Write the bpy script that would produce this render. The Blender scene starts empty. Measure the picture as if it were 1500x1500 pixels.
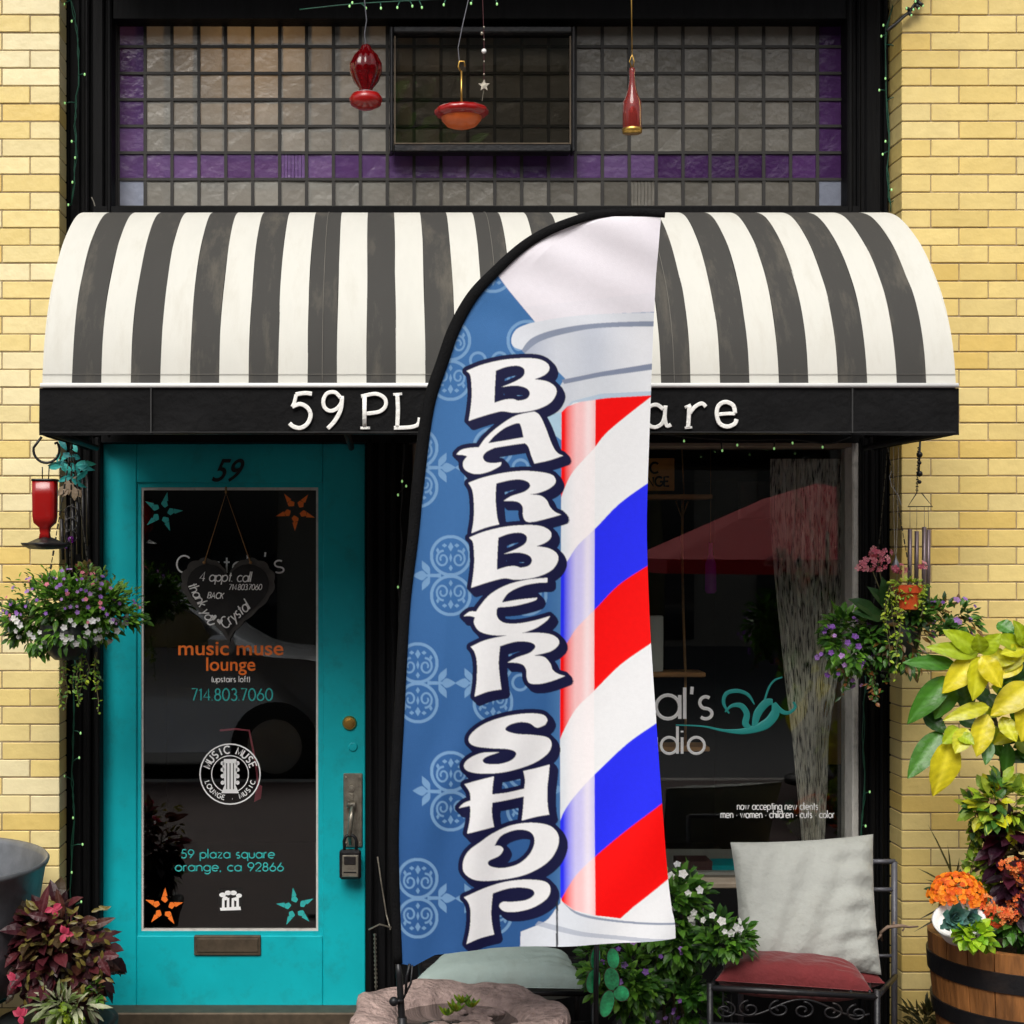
import bpy, math, random
import numpy as np
from mathutils import Vector, Matrix
random.seed(7)
R = math.radians
sc = bpy.context.scene
C = sc.collection
# ---------------------------------------------------------------- camera, light, exposure
CAMD, F, VX, VY, EYE = 5.6, 2350.0, 555.0, 800.0, 1.75
cam = bpy.data.objects.new('camera', bpy.data.cameras.new('camera'))
C.objects.link(cam); sc.camera = cam
cam.location = (0, -CAMD, EYE); cam.rotation_euler = (R(90), 0, 0)
cam.data.sensor_width = 36; cam.data.lens = 36 * F / 1500
cam.data.shift_x = (750 - VX) / 1500; cam.data.shift_y = (VY - 750) / 1500
cam.data.clip_end = 500; cam.data.clip_start = .05
SUN_EL, SUN_AZ = 47, 16          # azimuth to the left of straight behind the camera
w = bpy.data.worlds.new('World'); sc.world = w; w.use_nodes = True
nt = w.node_tree; nt.nodes.clear()
sky = nt.nodes.new('ShaderNodeTexSky'); sky.sky_type = 'NISHITA'; sky.sun_disc = False
sky.sun_elevation = R(SUN_EL); sky.sun_rotation = R(180 + SUN_AZ); sky.dust_density = 4; sky.air_density = 1.2
hs = nt.nodes.new('ShaderNodeHueSaturation'); hs.inputs['Saturation'].default_value = .35
bg = nt.nodes.new('ShaderNodeBackground'); bg.inputs[1].default_value = .11
wo = nt.nodes.new('ShaderNodeOutputWorld')
nt.links.new(sky.outputs[0], hs.inputs['Color']); nt.links.new(hs.outputs[0], bg.inputs[0]); nt.links.new(bg.outputs[0], wo.inputs[0])
sd = bpy.data.lights.new('sun', 'SUN'); sd.energy = 2.1; sd.angle = R(34); sd.color = (1, .965, .90)
so = bpy.data.objects.new('sun', sd); C.objects.link(so)
dv = Vector((-math.sin(R(SUN_AZ)) * math.cos(R(SUN_EL)), -math.cos(R(SUN_AZ)) * math.cos(R(SUN_EL)), math.sin(R(SUN_EL))))
so.rotation_euler = dv.to_track_quat('Z', 'Y').to_euler(); so.location = (-3, -8, 8)
sc.view_settings.view_transform = 'Standard'; sc.view_settings.look = 'None'
sc.view_settings.exposure = 0.34; sc.view_settings.gamma = 1
sc.render.engine = 'CYCLES'; sc.render.resolution_x = 1024; sc.render.resolution_y = 1024

# ---------------------------------------------------------------- helpers
def P(px, py, Y=0.0):
    d = CAMD + Y
    return Vector(((px - VX) * d / F, Y, EYE - (py - VY) * d / F))
def S(px, Y=0.0): return px * (CAMD + Y) / F
def lin(c):
    return tuple((v / 255 / 12.92 if v <= 10 else ((v / 255 + .055) / 1.055) ** 2.4) for v in c)
def catmull(pts, closed=False, n=6):
    pts = [np.array(p, float) for p in pts]; out = []; m = len(pts)
    rng_ = range(m if closed else m - 1)
    for i in rng_:
        if closed: a, b, c, d = pts[(i-1) % m], pts[i], pts[(i+1) % m], pts[(i+2) % m]
        else: a, b, c, d = pts[max(i-1, 0)], pts[i], pts[i+1], pts[min(i+2, m-1)]
        for k in range(n):
            t = k / n
            out.append(.5 * ((2*b) + (-a+c)*t + (2*a-5*b+4*c-d)*t*t + (-a+3*b-3*c+d)*t**3))
    if not closed: out.append(pts[-1])
    return out
class MB:
    def __init__(s): s.v = []; s.f = []; s.c = []; s.col = (1, 1, 1)
    def add(s, vs, fs, col=None):
        o = len(s.v); s.v += [tuple(v) for v in vs]; s.f += [tuple(i + o for i in f) for f in fs]
        s.c += [tuple(col or s.col)] * len(vs)
    def box(s, a, b, col=None, bev=0.0):
        x0, y0, z0 = min(a[0], b[0]), min(a[1], b[1]), min(a[2], b[2]); x1, y1, z1 = max(a[0], b[0]), max(a[1], b[1]), max(a[2], b[2])
        if bev <= 0:
            vs = [(x, y, z) for z in (z0, z1) for y in (y0, y1) for x in (x0, x1)]
            s.add(vs, [(0,2,3,1),(4,5,7,6),(0,1,5,4),(2,6,7,3),(0,4,6,2),(1,3,7,5)], col); return
        b_ = min(bev, (x1-x0)*.45, (y1-y0)*.45, (z1-z0)*.45); vs = []; idx = {}
        for ix, X in enumerate((x0, x1)):
            for iy, Y in enumerate((y0, y1)):
                for iz, Z in enumerate((z0, z1)):
                    sx, sy, sz = (1, -1)[ix], (1, -1)[iy], (1, -1)[iz]
                    for ax in range(3):
                        p = [X + sx*b_, Y + sy*b_, Z + sz*b_]; p[ax] = (X, Y, Z)[ax]
                        idx[(ix, iy, iz, ax)] = len(vs); vs.append(tuple(p))
        fs = []
        g = lambda i, j, k, a: idx[(i, j, k, a)]
        for i in (0, 1):
            fs.append((g(i,0,0,0), g(i,1,0,0), g(i,1,1,0), g(i,0,1,0))); fs.append((g(0,i,0,1), g(1,i,0,1), g(1,i,1,1), g(0,i,1,1))); fs.append((g(0,0,i,2), g(1,0,i,2), g(1,1,i,2), g(0,1,i,2)))
        for i in (0, 1):
            for j in (0, 1):
                fs.append((g(i,j,0,0), g(i,j,1,0), g(i,j,1,1), g(i,j,0,1))); fs.append((g(i,0,j,0), g(i,1,j,0), g(i,1,j,2), g(i,0,j,2))); fs.append((g(0,i,j,1), g(1,i,j,1), g(1,i,j,2), g(0,i,j,2)))
                for k in (0, 1): fs.append((g(i,j,k,0), g(i,j,k,1), g(i,j,k,2)))
        s.add(vs, fs, col)
    def pbox(s, x0, y0, x1, y1, Y0, Y1, col=None, bev=0.0):
        """box whose FRONT face (Y0) covers the given photo rectangle"""
        a = P(x0, y0, Y0); b = P(x1, y1, Y0); s.box((a.x, Y0, a.z), (b.x, Y1, b.z), col, bev)
    def tube(s, path, r, n=8, col=None, cap=True, flat=None):
        """flat=(axis vector, factor) squashes the section along an axis"""
        path = [Vector(p) for p in path]; m = len(path)
        if m < 2: return
        rs = r if isinstance(r, (list, tuple)) else [r] * m
        vs = []; prev = None
        for i, p in enumerate(path):
            t = (path[min(i+1, m-1)] - path[max(i-1, 0)])
            t = t.normalized() if t.length > 1e-9 else Vector((0, 0, 1))
            if prev is None:
                a = Vector((0, 1, 0)) if abs(t.y) < .9 else Vector((1, 0, 0))
                u = (a - t * a.dot(t)).normalized()
            else:
                u = prev - t * prev.dot(t); u = u.normalized() if u.length > 1e-6 else prev
            prev = u; v = t.cross(u)
            for k in range(n):
                q = 2 * math.pi * k / n; o = (u * math.cos(q) + v * math.sin(q)) * rs[i]
                if flat: ax = Vector(flat[0]); o = o - ax * o.dot(ax) * (1 - flat[1])
                vs.append(p + o)
        fs = [(i*n+k, i*n+(k+1) % n, (i+1)*n+(k+1) % n, (i+1)*n+k) for i in range(m-1) for k in range(n)]
        if cap: fs += [tuple(range(n))[::-1], tuple((m-1)*n+k for k in range(n))]
        s.add(vs, fs, col)
    def lathe(s, c, prof, n=24, col=None, axis='z', mod=None, sx=1.0):
        """prof: (radius, height) pairs; mod(angle)->radius factor"""
        vs = []; c = Vector(c)
        for r_, h in prof:
            for k in range(n):
                q = 2 * math.pi * k / n; rr = r_ * (mod(q) if mod else 1)
                if axis == 'z': vs.append(c + Vector((rr*math.cos(q)*sx, rr*math.sin(q), h)))
                elif axis == 'y': vs.append(c + Vector((rr*math.cos(q), h, rr*math.sin(q))))
                else: vs.append(c + Vector((h, rr*math.cos(q), rr*math.sin(q))))
        m = len(prof)
        fs = [(i*n+k, i*n+(k+1) % n, (i+1)*n+(k+1) % n, (i+1)*n+k) for i in range(m-1) for k in range(n)]
        if prof[0][0] > 1e-5: fs.append(tuple(range(n))[::-1])
        if prof[-1][0] > 1e-5: fs.append(tuple((m-1)*n+k for k in range(n)))
        s.add(vs, fs, col)
    def ball(s, c, r, n=8, col=None, sz=(1, 1, 1)):
        m = n // 2 + 1; vs = []; c = Vector(c)
        for i in range(m + 1):
            a = math.pi * i / m
            for k in range(n):
                q = 2*math.pi*k/n; vs.append(c + Vector((math.sin(a)*math.cos(q)*r*sz[0], math.sin(a)*math.sin(q)*r*sz[1], math.cos(a)*r*sz[2])))
        s.add(vs, [(i*n+k, (i+1)*n+k, (i+1)*n+(k+1) % n, i*n+(k+1) % n) for i in range(m) for k in range(n)], col)
    def prism(s, pts, Y, th, col=None):
        """photo-space polygon as a plate whose front is at depth Y and th thick"""
        n = len(pts); a = [P(x, y, Y) for x, y in pts]; vs = a + [v + Vector((0, th, 0)) for v in a]
        s.add(vs, [tuple(range(n)), tuple(range(2*n-1, n-1, -1))] + [(i, i+n, (i+1) % n + n, (i+1) % n) for i in range(n)], col)
    def leaf(s, p, d, nrm, L, W, col, fold=.22, curl=.25, wide=.45):
        d = Vector(d).normalized(); nrm = Vector(nrm); nrm = nrm - d * nrm.dot(d)
        nrm = nrm.normalized() if nrm.length > 1e-4 else d.orthogonal().normalized()
        sd_ = d.cross(nrm); p = Vector(p)
        def q(t, w_): return p + d * (L*t) + sd_ * (w_*W*.5) + nrm * (-curl*L*t*t + abs(w_)*fold*W*.5)
        vs = [q(0, 0), q(.2, .62), q(.22, 0), q(.2, -.62), q(wide, 1), q(wide, 0), q(wide, -1), q(.75, .68), q(.77, 0), q(.75, -.68), q(1, 0)]
        s.add(vs, [(0,1,2),(0,2,3),(1,4,5,2),(2,5,6,3),(4,7,8,5),(5,8,9,6),(7,10,8),(8,10,9)], col)
    def bigleaf(s, p, q, up, W, col, curl=.15, rib=None, n=12, m=6):
        p = Vector(p); q = Vector(q); d = q-p; L_ = d.length; d.normalize(); up = Vector(up); up = (up - d*up.dot(d)).normalized(); sd_ = d.cross(up); vs = []; cs = []
        ph = random.uniform(0, 6); rib = rib or tuple(min(1, c*1.25+.03) for c in col); bend = random.uniform(-.12, .12)
        for i in range(n+1):
            t = i/n; wd = W*.5*(math.sin(math.pi*min(1, t**.85)))**.8*(1-.12*t) + .0008
            for j in range(m+1):
                u = 2*j/m-1; wav = .035*W*math.sin(t*22+ph+u*2)*abs(u)
                vs.append(p + d*(L_*t) + sd_*(u*wd + bend*L_*t*t) + up*(-curl*L_*t*t + abs(u)*wd*.28 - u*u*wd*.12 + wav))
                k = 1 + .10*math.sin(t*40 + abs(u)*9 + ph); c = rib if abs(u) < .01 else col; e = .82 if abs(u) > .9 else 1
                cs.append(tuple(v*k*e for v in c))
        o = len(s.v); s.v += [tuple(v) for v in vs]; s.c += cs
        s.f += [(o+i*(m+1)+j, o+i*(m+1)+j+1, o+(i+1)*(m+1)+j+1, o+(i+1)*(m+1)+j) for i in range(n) for j in range(m)]
    def petals(s, p, nrm, r, col, n=5, cc=None):
        nrm = Vector(nrm).normalized(); u = nrm.orthogonal().normalized(); v = nrm.cross(u); p = Vector(p); a0 = random.random()*6
        for k in range(n):
            a = a0 + 2*math.pi*k/n; d = u*math.cos(a) + v*math.sin(a); sd_ = u*-math.sin(a) + v*math.cos(a)
            s.add([p, p + d*r*.6 + sd_*r*.42 + nrm*r*.25, p + d*r + nrm*r*.15, p + d*r*.6 - sd_*r*.42 + nrm*r*.25], [(0, 1, 2, 3)], col)
        if cc: s.ball(p + nrm*r*.12, r*.22, 6, cc)
    def build(s, name, mat, parent=None, smooth=False):
        if not s.v: return None
        off = Vector((0, 0, 0)); q = parent
        while q: off += q.location; q = q.parent
        me = bpy.data.meshes.new(name)
        me.from_pydata([(x-off.x, y-off.y, z-off.z) for x, y, z in s.v], [], s.f)
        ca = me.color_attributes.new('Col', 'FLOAT_COLOR', 'POINT')
        a = np.ones((len(s.v), 4), np.float32); a[:, :3] = np.array(s.c, np.float32); ca.data.foreach_set('color', a.ravel())
        if smooth: me.polygons.foreach_set('use_smooth', [True]*len(me.polygons))
        me.materials.append(mat); me.update()
        o = bpy.data.objects.new(name, me); C.objects.link(o); o.parent = parent
        if smooth == 'auto':
            me.set_sharp_from_angle(angle=R(40))
        return o
def tag(o, label=None, cat=None, group=None, kind=None):
    if label: o['label'] = label
    if cat: o['category'] = cat
    if group: o['group'] = group
    if kind: o['kind'] = kind
    return o
def thing(name, label, cat, loc=(0, 0, 0), group=None):
    o = bpy.data.objects.new(name, None); C.objects.link(o); o.location = Vector(loc); o.empty_display_size = .1
    return tag(o, label, cat, group)

# ---------------------------------------------------------------- materials
def mat(name, col=(.5,.5,.5), rough=.6, metal=0.0, var=.12, vs=6.0, bump=0.0, bs=60.0, attr=False, spec=.5, dirt=None, dirt_s=3.0, dirt_a=.5,
        stretch=(1,1,1), trans=0.0, coat=0.0, emit=None, es=0.0, sheen=0.0):
    m = bpy.data.materials.new(name); m.use_nodes = True; t = m.node_tree; N = t.nodes; L = t.links
    b = N['Principled BSDF']; b.inputs['Roughness'].default_value = rough; b.inputs['Metallic'].default_value = metal
    b.inputs['Specular IOR Level'].default_value = spec; b.inputs['Coat Weight'].default_value = coat; b.inputs['Sheen Weight'].default_value = sheen
    tc = N.new('ShaderNodeTexCoord'); mp = N.new('ShaderNodeMapping'); mp.inputs['Scale'].default_value = stretch; L.new(tc.outputs['Object'], mp.inputs[0])
    no = N.new('ShaderNodeTexNoise'); no.inputs['Scale'].default_value = vs; no.inputs['Detail'].default_value = 6; no.inputs['Roughness'].default_value = .65
    L.new(mp.outputs[0], no.inputs['Vector'])
    mr = N.new('ShaderNodeMapRange'); mr.inputs[1].default_value = .3; mr.inputs[2].default_value = .7; mr.inputs[3].default_value = 1-var; mr.inputs[4].default_value = 1+var
    L.new(no.outputs[0], mr.inputs[0])
    if attr:
        at = N.new('ShaderNodeAttribute'); at.attribute_name = 'Col'; src = at.outputs['Color']
    else:
        rg = N.new('ShaderNodeRGB'); rg.outputs[0].default_value = (*col, 1); src = rg.outputs[0]
    mx = N.new('ShaderNodeVectorMath'); mx.operation = 'SCALE'; L.new(src, mx.inputs[0]); L.new(mr.outputs[0], mx.inputs['Scale']); cur = mx.outputs[0]
    if dirt:
        n2 = N.new('ShaderNodeTexNoise'); n2.inputs['Scale'].default_value = dirt_s; n2.inputs['Detail'].default_value = 9; n2.inputs['Roughness'].default_value = .7; L.new(mp.outputs[0], n2.inputs['Vector'])
        m2 = N.new('ShaderNodeMapRange'); m2.inputs[1].default_value = .52; m2.inputs[2].default_value = .75; m2.inputs[4].default_value = dirt_a; L.new(n2.outputs[0], m2.inputs[0])
        mi = N.new('ShaderNodeMix'); mi.data_type = 'RGBA'; L.new(m2.outputs[0], mi.inputs[0]); L.new(cur, mi.inputs[6]); mi.inputs[7].default_value = (*dirt, 1); cur = mi.outputs[2]
    L.new(cur, b.inputs['Base Color'])
    if bump:
        n3 = N.new('ShaderNodeTexNoise'); n3.inputs['Scale'].default_value = bs; n3.inputs['Detail'].default_value = 4; L.new(mp.outputs[0], n3.inputs['Vector'])
        bp = N.new('ShaderNodeBump'); bp.inputs['Strength'].default_value = bump; bp.inputs['Distance'].default_value = .01 if bs > 60 else .02; L.new(n3.outputs[0], bp.inputs['Height']); L.new(bp.outputs[0], b.inputs['Normal'])
    if emit: b.inputs['Emission Color'].default_value = (*emit, 1); b.inputs['Emission Strength'].default_value = es
    if trans:
        tr = N.new('ShaderNodeBsdfTranslucent'); L.new(cur, tr.inputs[0]); ms = N.new('ShaderNodeMixShader'); ms.inputs[0].default_value = trans
        L.new(b.outputs[0], ms.inputs[1]); L.new(tr.outputs[0], ms.inputs[2]); L.new(ms.outputs[0], N['Material Output'].inputs[0])
    return m
def glassmat(name, tint=(1,1,1), rough=.0, refl=1.0, ripple=0.0):
    m = bpy.data.materials.new(name); m.use_nodes = True; t = m.node_tree; N = t.nodes; L = t.links; N.remove(N['Principled BSDF'])
    tr = N.new('ShaderNodeBsdfTransparent'); tr.inputs[0].default_value = (*tint, 1)
    gl = N.new('ShaderNodeBsdfGlossy'); gl.inputs['Roughness'].default_value = rough; gl.inputs[0].default_value = (refl, refl, refl, 1)
    fr = N.new('ShaderNodeFresnel'); fr.inputs[0].default_value = 1.5
    mu = N.new('ShaderNodeMath'); mu.operation = 'MULTIPLY'; mu.inputs[1].default_value = 1.55; mu.use_clamp = True; L.new(fr.outputs[0], mu.inputs[0])
    if ripple:
        no = N.new('ShaderNodeTexNoise'); no.inputs['Scale'].default_value = 2.0; bp = N.new('ShaderNodeBump'); bp.inputs['Strength'].default_value = ripple; bp.inputs['Distance'].default_value = .01
        L.new(no.outputs[0], bp.inputs['Height']); L.new(bp.outputs[0], gl.inputs['Normal'])
    ms = N.new('ShaderNodeMixShader'); L.new(mu.outputs[0], ms.inputs[0]); L.new(tr.outputs[0], ms.inputs[1]); L.new(gl.outputs[0], ms.inputs[2])
    L.new(ms.outputs[0], N['Material Output'].inputs[0]); return m
def hollowglass(name, col, rough=.08):
    m = bpy.data.materials.new(name); m.use_nodes = True; b = m.node_tree.nodes['Principled BSDF']
    b.inputs['Base Color'].default_value = (*col, 1); b.inputs['Roughness'].default_value = rough; b.inputs['Transmission Weight'].default_value = .7; b.inputs['IOR'].default_value = 1.2; b.inputs['Coat Weight'].default_value = .6
    return m
M = {}
M['brick'] = mat('glazed_brick', attr=True, rough=.42, var=.06, vs=9, bump=.15, bs=25, dirt=(.40,.28,.15), dirt_s=7, dirt_a=.16)
M['mortar'] = mat('mortar', (.34,.26,.16), .9, var=.2, bump=.3)
M['black'] = mat('black_painted_wood', (.004,.004,.0045), .6, var=.4, vs=5, bump=.12, bs=20, stretch=(4,4,.4), dirt=(.010,.010,.010), dirt_s=6, dirt_a=.4, spec=.12)
M['blackmetal'] = mat('black_iron', (.012,.012,.014), .42, metal=.3, var=.3, bump=.15, bs=80, dirt=(.06,.04,.03), dirt_s=8)
M['greymetal'] = mat('grey_iron', (.12,.12,.14), .5, metal=.4, var=.2, bump=.1)
M['tile'] = mat('prism_glass_tile', attr=True, rough=.2, var=.1, vs=14, bump=.25, bs=30, trans=.42, spec=.5)
M['came'] = mat('lead_came', (.018,.016,.014), .6, var=.2)
M['beige'] = mat('weathered_beige_frame', (.26,.21,.155), .6, var=.15, bump=.1, dirt=(.3,.28,.24), dirt_s=12, dirt_a=.3)
M['palegrey'] = mat('worn_grey_frame', (.6,.58,.54), .5, var=.12, vs=20, dirt=(.05,.05,.05), dirt_s=14, dirt_a=.5)
M['teal'] = mat('teal_door_paint', (.002,.43,.49), .42, var=.09, vs=4, bump=.05, bs=15, stretch=(1,1,1), dirt=(.012,.20,.22), dirt_s=11, dirt_a=.55, spec=.35)
M['glass'] = glassmat('window_glass', (.93,.95,.94), refl=1.0, ripple=.02)
M['smoke'] = glassmat('smoked_glass', (.8,.78,.74), refl=.8)
M['awning'] = None
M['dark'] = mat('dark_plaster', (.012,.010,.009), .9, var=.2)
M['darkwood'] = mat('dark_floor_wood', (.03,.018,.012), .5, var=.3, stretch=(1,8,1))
M['wood'] = mat('oiled_wood', attr=True, rough=.5, var=.45, vs=34, stretch=(1,1,.1), bump=.5, bs=70, dirt=(.03,.012,.006), dirt_s=13, dirt_a=.85)
M['palewood'] = mat('shelf_wood', (.6,.3,.11), .5, var=.2)
M['white'] = mat('white_paint', (.8,.8,.78), .5, var=.05)
M['decal'] = mat('white_vinyl', (.95,.95,.95), .5, var=.02)
M['awnpaint'] = mat('white_brushed_paint', (.85,.84,.8), .6, var=.08, vs=50, bump=.3, bs=120)
M['tealdecal'] = mat('teal_vinyl', (.03,.42,.40), .5, var=.03)
M['orangedecal'] = mat('orange_vinyl', (.95,.20,.02), .5, var=.05)
M['chalk'] = mat('chalk_marks', (.95,.94,.92), .9, var=.25, vs=70)
M['slate'] = mat('chalkboard', (.008,.007,.007), .7, var=.4, vs=12, dirt=(.035,.03,.03), dirt_s=6, dirt_a=.6)
M['brass'] = mat('aged_brass', (.55,.33,.08), .35, metal=.9, var=.15)
M['bronze'] = mat('aged_bronze', (.10,.075,.05), .55, metal=.5, var=.3, vs=25)
M['steel'] = mat('worn_steel', (.36,.33,.27), .38, metal=.8, var=.3, vs=30, bump=.1)
M['redglass'] = hollowglass('red_glass', (.24,.002,.006))
M['clearred'] = hollowglass('pinkish_clear_glass', (.5,.07,.06))
M['redplastic'] = mat('red_plastic', (.33,.005,.004), .3, var=.08, coat=.4, trans=.1)
M['orangeplastic'] = mat('amber_plastic', (.65,.12,.02), .35, var=.2)
M['purpleglass'] = hollowglass('purple_glass', (.25,.02,.35))
M['twine'] = mat('twine', (.42,.23,.09), .9, var=.3, vs=60)
M['wire'] = mat('dark_wire', (.02,.02,.02), .5, var=.1)
M['greencable'] = mat('green_cable', (.004,.07,.04), .5, var=.1)
M['bulb'] = mat('mini_bulb', (.35,.7,.3), .15, emit=(.45,.9,.3), es=.35)
M['leaf'] = mat('leaves', attr=True, rough=.42, var=.18, vs=40, trans=.32, spec=.45, bump=.15, bs=60)
M['petal'] = mat('petals', attr=True, rough=.6, var=.08, vs=60, trans=.3)
M['stem'] = mat('stems', (.08,.07,.025), .7, var=.3)
M['soil'] = mat('soil', (.025,.016,.010), .95, var=.4, bump=.8, bs=50)
M['blackpot'] = mat('black_plastic_pot', (.012,.014,.014), .5, var=.2)
M['terra'] = mat('orange_glazed_pot', (.55,.07,.015), .4, var=.15, dirt=(.6,.3,.1), dirt_s=20)
M['galv'] = mat('galvanized_zinc', (.20,.21,.23), .42, metal=.6, var=.35, vs=7, bump=.08, bs=15, dirt=(.05,.05,.055), dirt_s=4)
M['stone'] = mat('pinkish_cast_stone', (.40,.29,.26), .9, var=.35, vs=16, bump=1.0, bs=45, dirt=(.09,.06,.055), dirt_s=9, dirt_a=.9)
M['linen'] = mat('grey_white_linen', (.35,.36,.335), .85, var=.10, vs=5, bump=.45, bs=24, dirt=(.27,.27,.24), dirt_s=3.0, dirt_a=.75, sheen=.2)
M['redcloth'] = mat('faded_red_canvas', (.135,.010,.012), .85, var=.15, vs=8, bump=.35, bs=30, sheen=.2)
M['tealcloth'] = mat('pale_teal_canvas', (.36,.45,.42), .85, var=.1, bump=.35, bs=26, dirt=(.28,.3,.26), dirt_s=4, dirt_a=.5)
M['greenglass'] = mat('green_stained_glass', (.035,.55,.2), .08, var=.75, vs=24, coat=1.0, bump=.3, bs=25)
M['sidewalk'] = mat('red_paver', (.055,.030,.026), .8, var=.25, vs=3, bump=.4, bs=30)
M['road'] = mat('asphalt', (.05,.05,.052), .85, var=.2, vs=8, bump=.5, bs=90)
M['kerb'] = mat('kerb_concrete', (.3,.29,.27), .85, var=.15, bump=.3)
M['cordmat'] = mat('sleeve_fabric', (.003,.003,.0035), .8, spec=.15, var=.3, vs=30, bump=.3, bs=200)
M['carbon'] = mat('flag_pole', (.02,.02,.022), .35, metal=.5)
M['carpaint'] = mat('dark_grey_car_paint', (.62,.63,.66), .3, metal=.2, var=.03, coat=1.0)
M['carglass'] = mat('car_glass', (.012,.014,.016), .05, var=.0, spec=.8)
M['rubber'] = mat('tyre_rubber', (.02,.02,.02), .8)
M['rim'] = mat('alloy_rim', (.45,.45,.47), .3, metal=.9)
M['parasol'] = mat('red_parasol_cloth', (.42,.004,.012), .8, var=.06, trans=.25)
M['facade'] = mat('stone_facade', (.22,.2,.17), .85, var=.15, vs=1)
M['pinkribbon'] = mat('pink_ribbon', (.5,.08,.12), .6)
# ---------------------------------------------------------------- setting
def sheet(name, x0, x1, y0, y1, z, m):
    b = MB(); nx, ny = 6, 6
    b.add([(x0+(x1-x0)*i/nx, y0+(y1-y0)*j/ny, z) for j in range(ny+1) for i in range(nx+1)], [(j*(nx+1)+i, j*(nx+1)+i+1, (j+1)*(nx+1)+i+1, (j+1)*(nx+1)+i) for j in range(ny) for i in range(nx)])
    return tag(b.build(name, m), kind='structure')
sheet('road', -60, 60, -60, -6.0, -.13, M['road'])
sw = MB(); sw.box((-60, -5.85, -.25), (60, .6, 0)); tag(sw.build('sidewalk', M['sidewalk']), kind='structure')
kb = MB(); kb.box((-60, -6.0, -.25), (60, -5.853, .004), bev=.01); tag(kb.build('kerb', M['kerb']), kind='structure')
sheet('ground', -150, 150, -150, 150, -.3, M['road'])

# ---------------------------------------------------------------- the shop building
shop = thing('shop_building', 'yellow brick shopfront with black columns and a purple bordered tile transom', 'building', (0.3, 0, 0))
BC = [(241,219,150), (244,225,166), (238,213,138), (234,204,122), (247,232,184), (239,216,146), (230,194,108), (242,222,158)]
BCL = [lin(c) for c in BC]
LEFT_PAL = [0, 1, 1, 4, 4, 5, 7, 2, 3]; RIGHT_PAL = [2, 0, 5, 3, 2, 0, 7, 5]
def pier(x_edge, sgn, width, pal, zmax):
    b = MB(); m_ = MB(); cl, bl = .0619, .2005; n = int(zmax / cl); rng = random.Random(3 + sgn)
    z_ref = P(0, 66.0/3).z   # a bed joint seen in the photograph
    z0 = z_ref - math.ceil(z_ref / cl) * cl
    for j in range(n + 2):
        za, zb = z0 + j*cl + .0022, z0 + (j+1)*cl - .0022
        if zb < .02: continue
        za = max(za, .0)
        odd = (j + 1) % 2 if sgn < 0 else j % 2
        x = 0.0; first = True
        while x < width:
            L_ = (bl/2 + .002) if (odd and first) else bl
            first = False
            xa, xb = x_edge + sgn*(x + (0 if x == 0 else .002)), x_edge + sgn*(min(x + L_, width) - .002)
            c = BCL[pal[rng.randrange(len(pal))]]; k = 1 + rng.uniform(-.07, .05)
            if sgn > 0: c = (c[0]*.98, c[1]*.95, c[2]*.87)
            dy = rng.uniform(-.0012, .0012); dz = rng.uniform(-.0008, .0008)
            b.box((xa, dy, za+dz), (xb, .19, zb+dz), tuple(v*k*.92 for v in c), bev=.0022)
            x += L_
    xa, xb = x_edge + sgn*.003, x_edge + sgn*width
    m_.box((xa, .0035, -.05), (xb, .6, z0 + (n+2)*cl))
    p = b.build('brick_pier', M['brick'], shop); m_.build('mortar', M['mortar'], p)
XL, XR = P(87, 0).x, P(1321, 0).x
pier(XL, -1, 2.2, LEFT_PAL, 4.55); pier(XR, 1, 2.2, RIGHT_PAL, 4.55)
# black columns
def column(x0, x1, Y, ya=-260, yb=1560, ribs=None):
    b = MB(); b.pbox(x0, ya, x1, yb, Y, Y+.2)
    for (a, c, dep) in ribs or []:
        b.pbox(a, ya, c, yb, Y-dep, Y+.01, bev=.006)
    b.build('column', M['black'], shop)
column(88, 166, .15, -260, 640, [(90, 97, .03), (101, 118, .012), (123, 130, .03), (134, 152, .02), (156, 163, .035)])
column(88, 148, .15, 640, 1560, [(90, 97, .03), (103, 120, .015), (126, 132, .03), (137, 146, .02)])
column(536, 604, .15, 640, 1560, [(538, 546, .03), (552, 566, .015), (572, 580, .03), (586, 600, .02)])
column(1240, 1319, .15, -260, 640, [(1242, 1250, .035), (1256, 1262, .02), (1268, 1292, .012), (1296, 1302, .03), (1308, 1315, .02)])
column(1259, 1319, .15, 640, 1560, [(1262, 1268, .03), (1274, 1284, .015), (1290, 1296, .025), (1302, 1312, .02)])
b = MB(); b.pbox(148, 302, 1259, 648, .12, .34); b.build('header_beam', M['black'], shop)
b = MB(); b.pbox(166, -400, 1240, 27, .13, .34); b.build('shaded_top_strip', M['black'], shop)  # black strip painted in place of the tiles in shade under the overhang
b = MB(); b.box((XL-2.2, -.02, 4.55), (XR+2.2, .5, 5.3)); b.box((XL-2.2, -.30, 4.5), (XR+2.2, .19, 4.62), bev=.01); b.box((XL, -.03, 4.2), (XR, .35, 4.55)); b.build('cornice', M['black'], shop)
b = MB(); b.box((XL+.05, -.42, 3.99), (XR-.02, .14, 4.05), bev=.004); b.build('shade_ledge', M['black'], shop)  # unseen ledge added to darken the transom towards its top; feeders hang here
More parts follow.
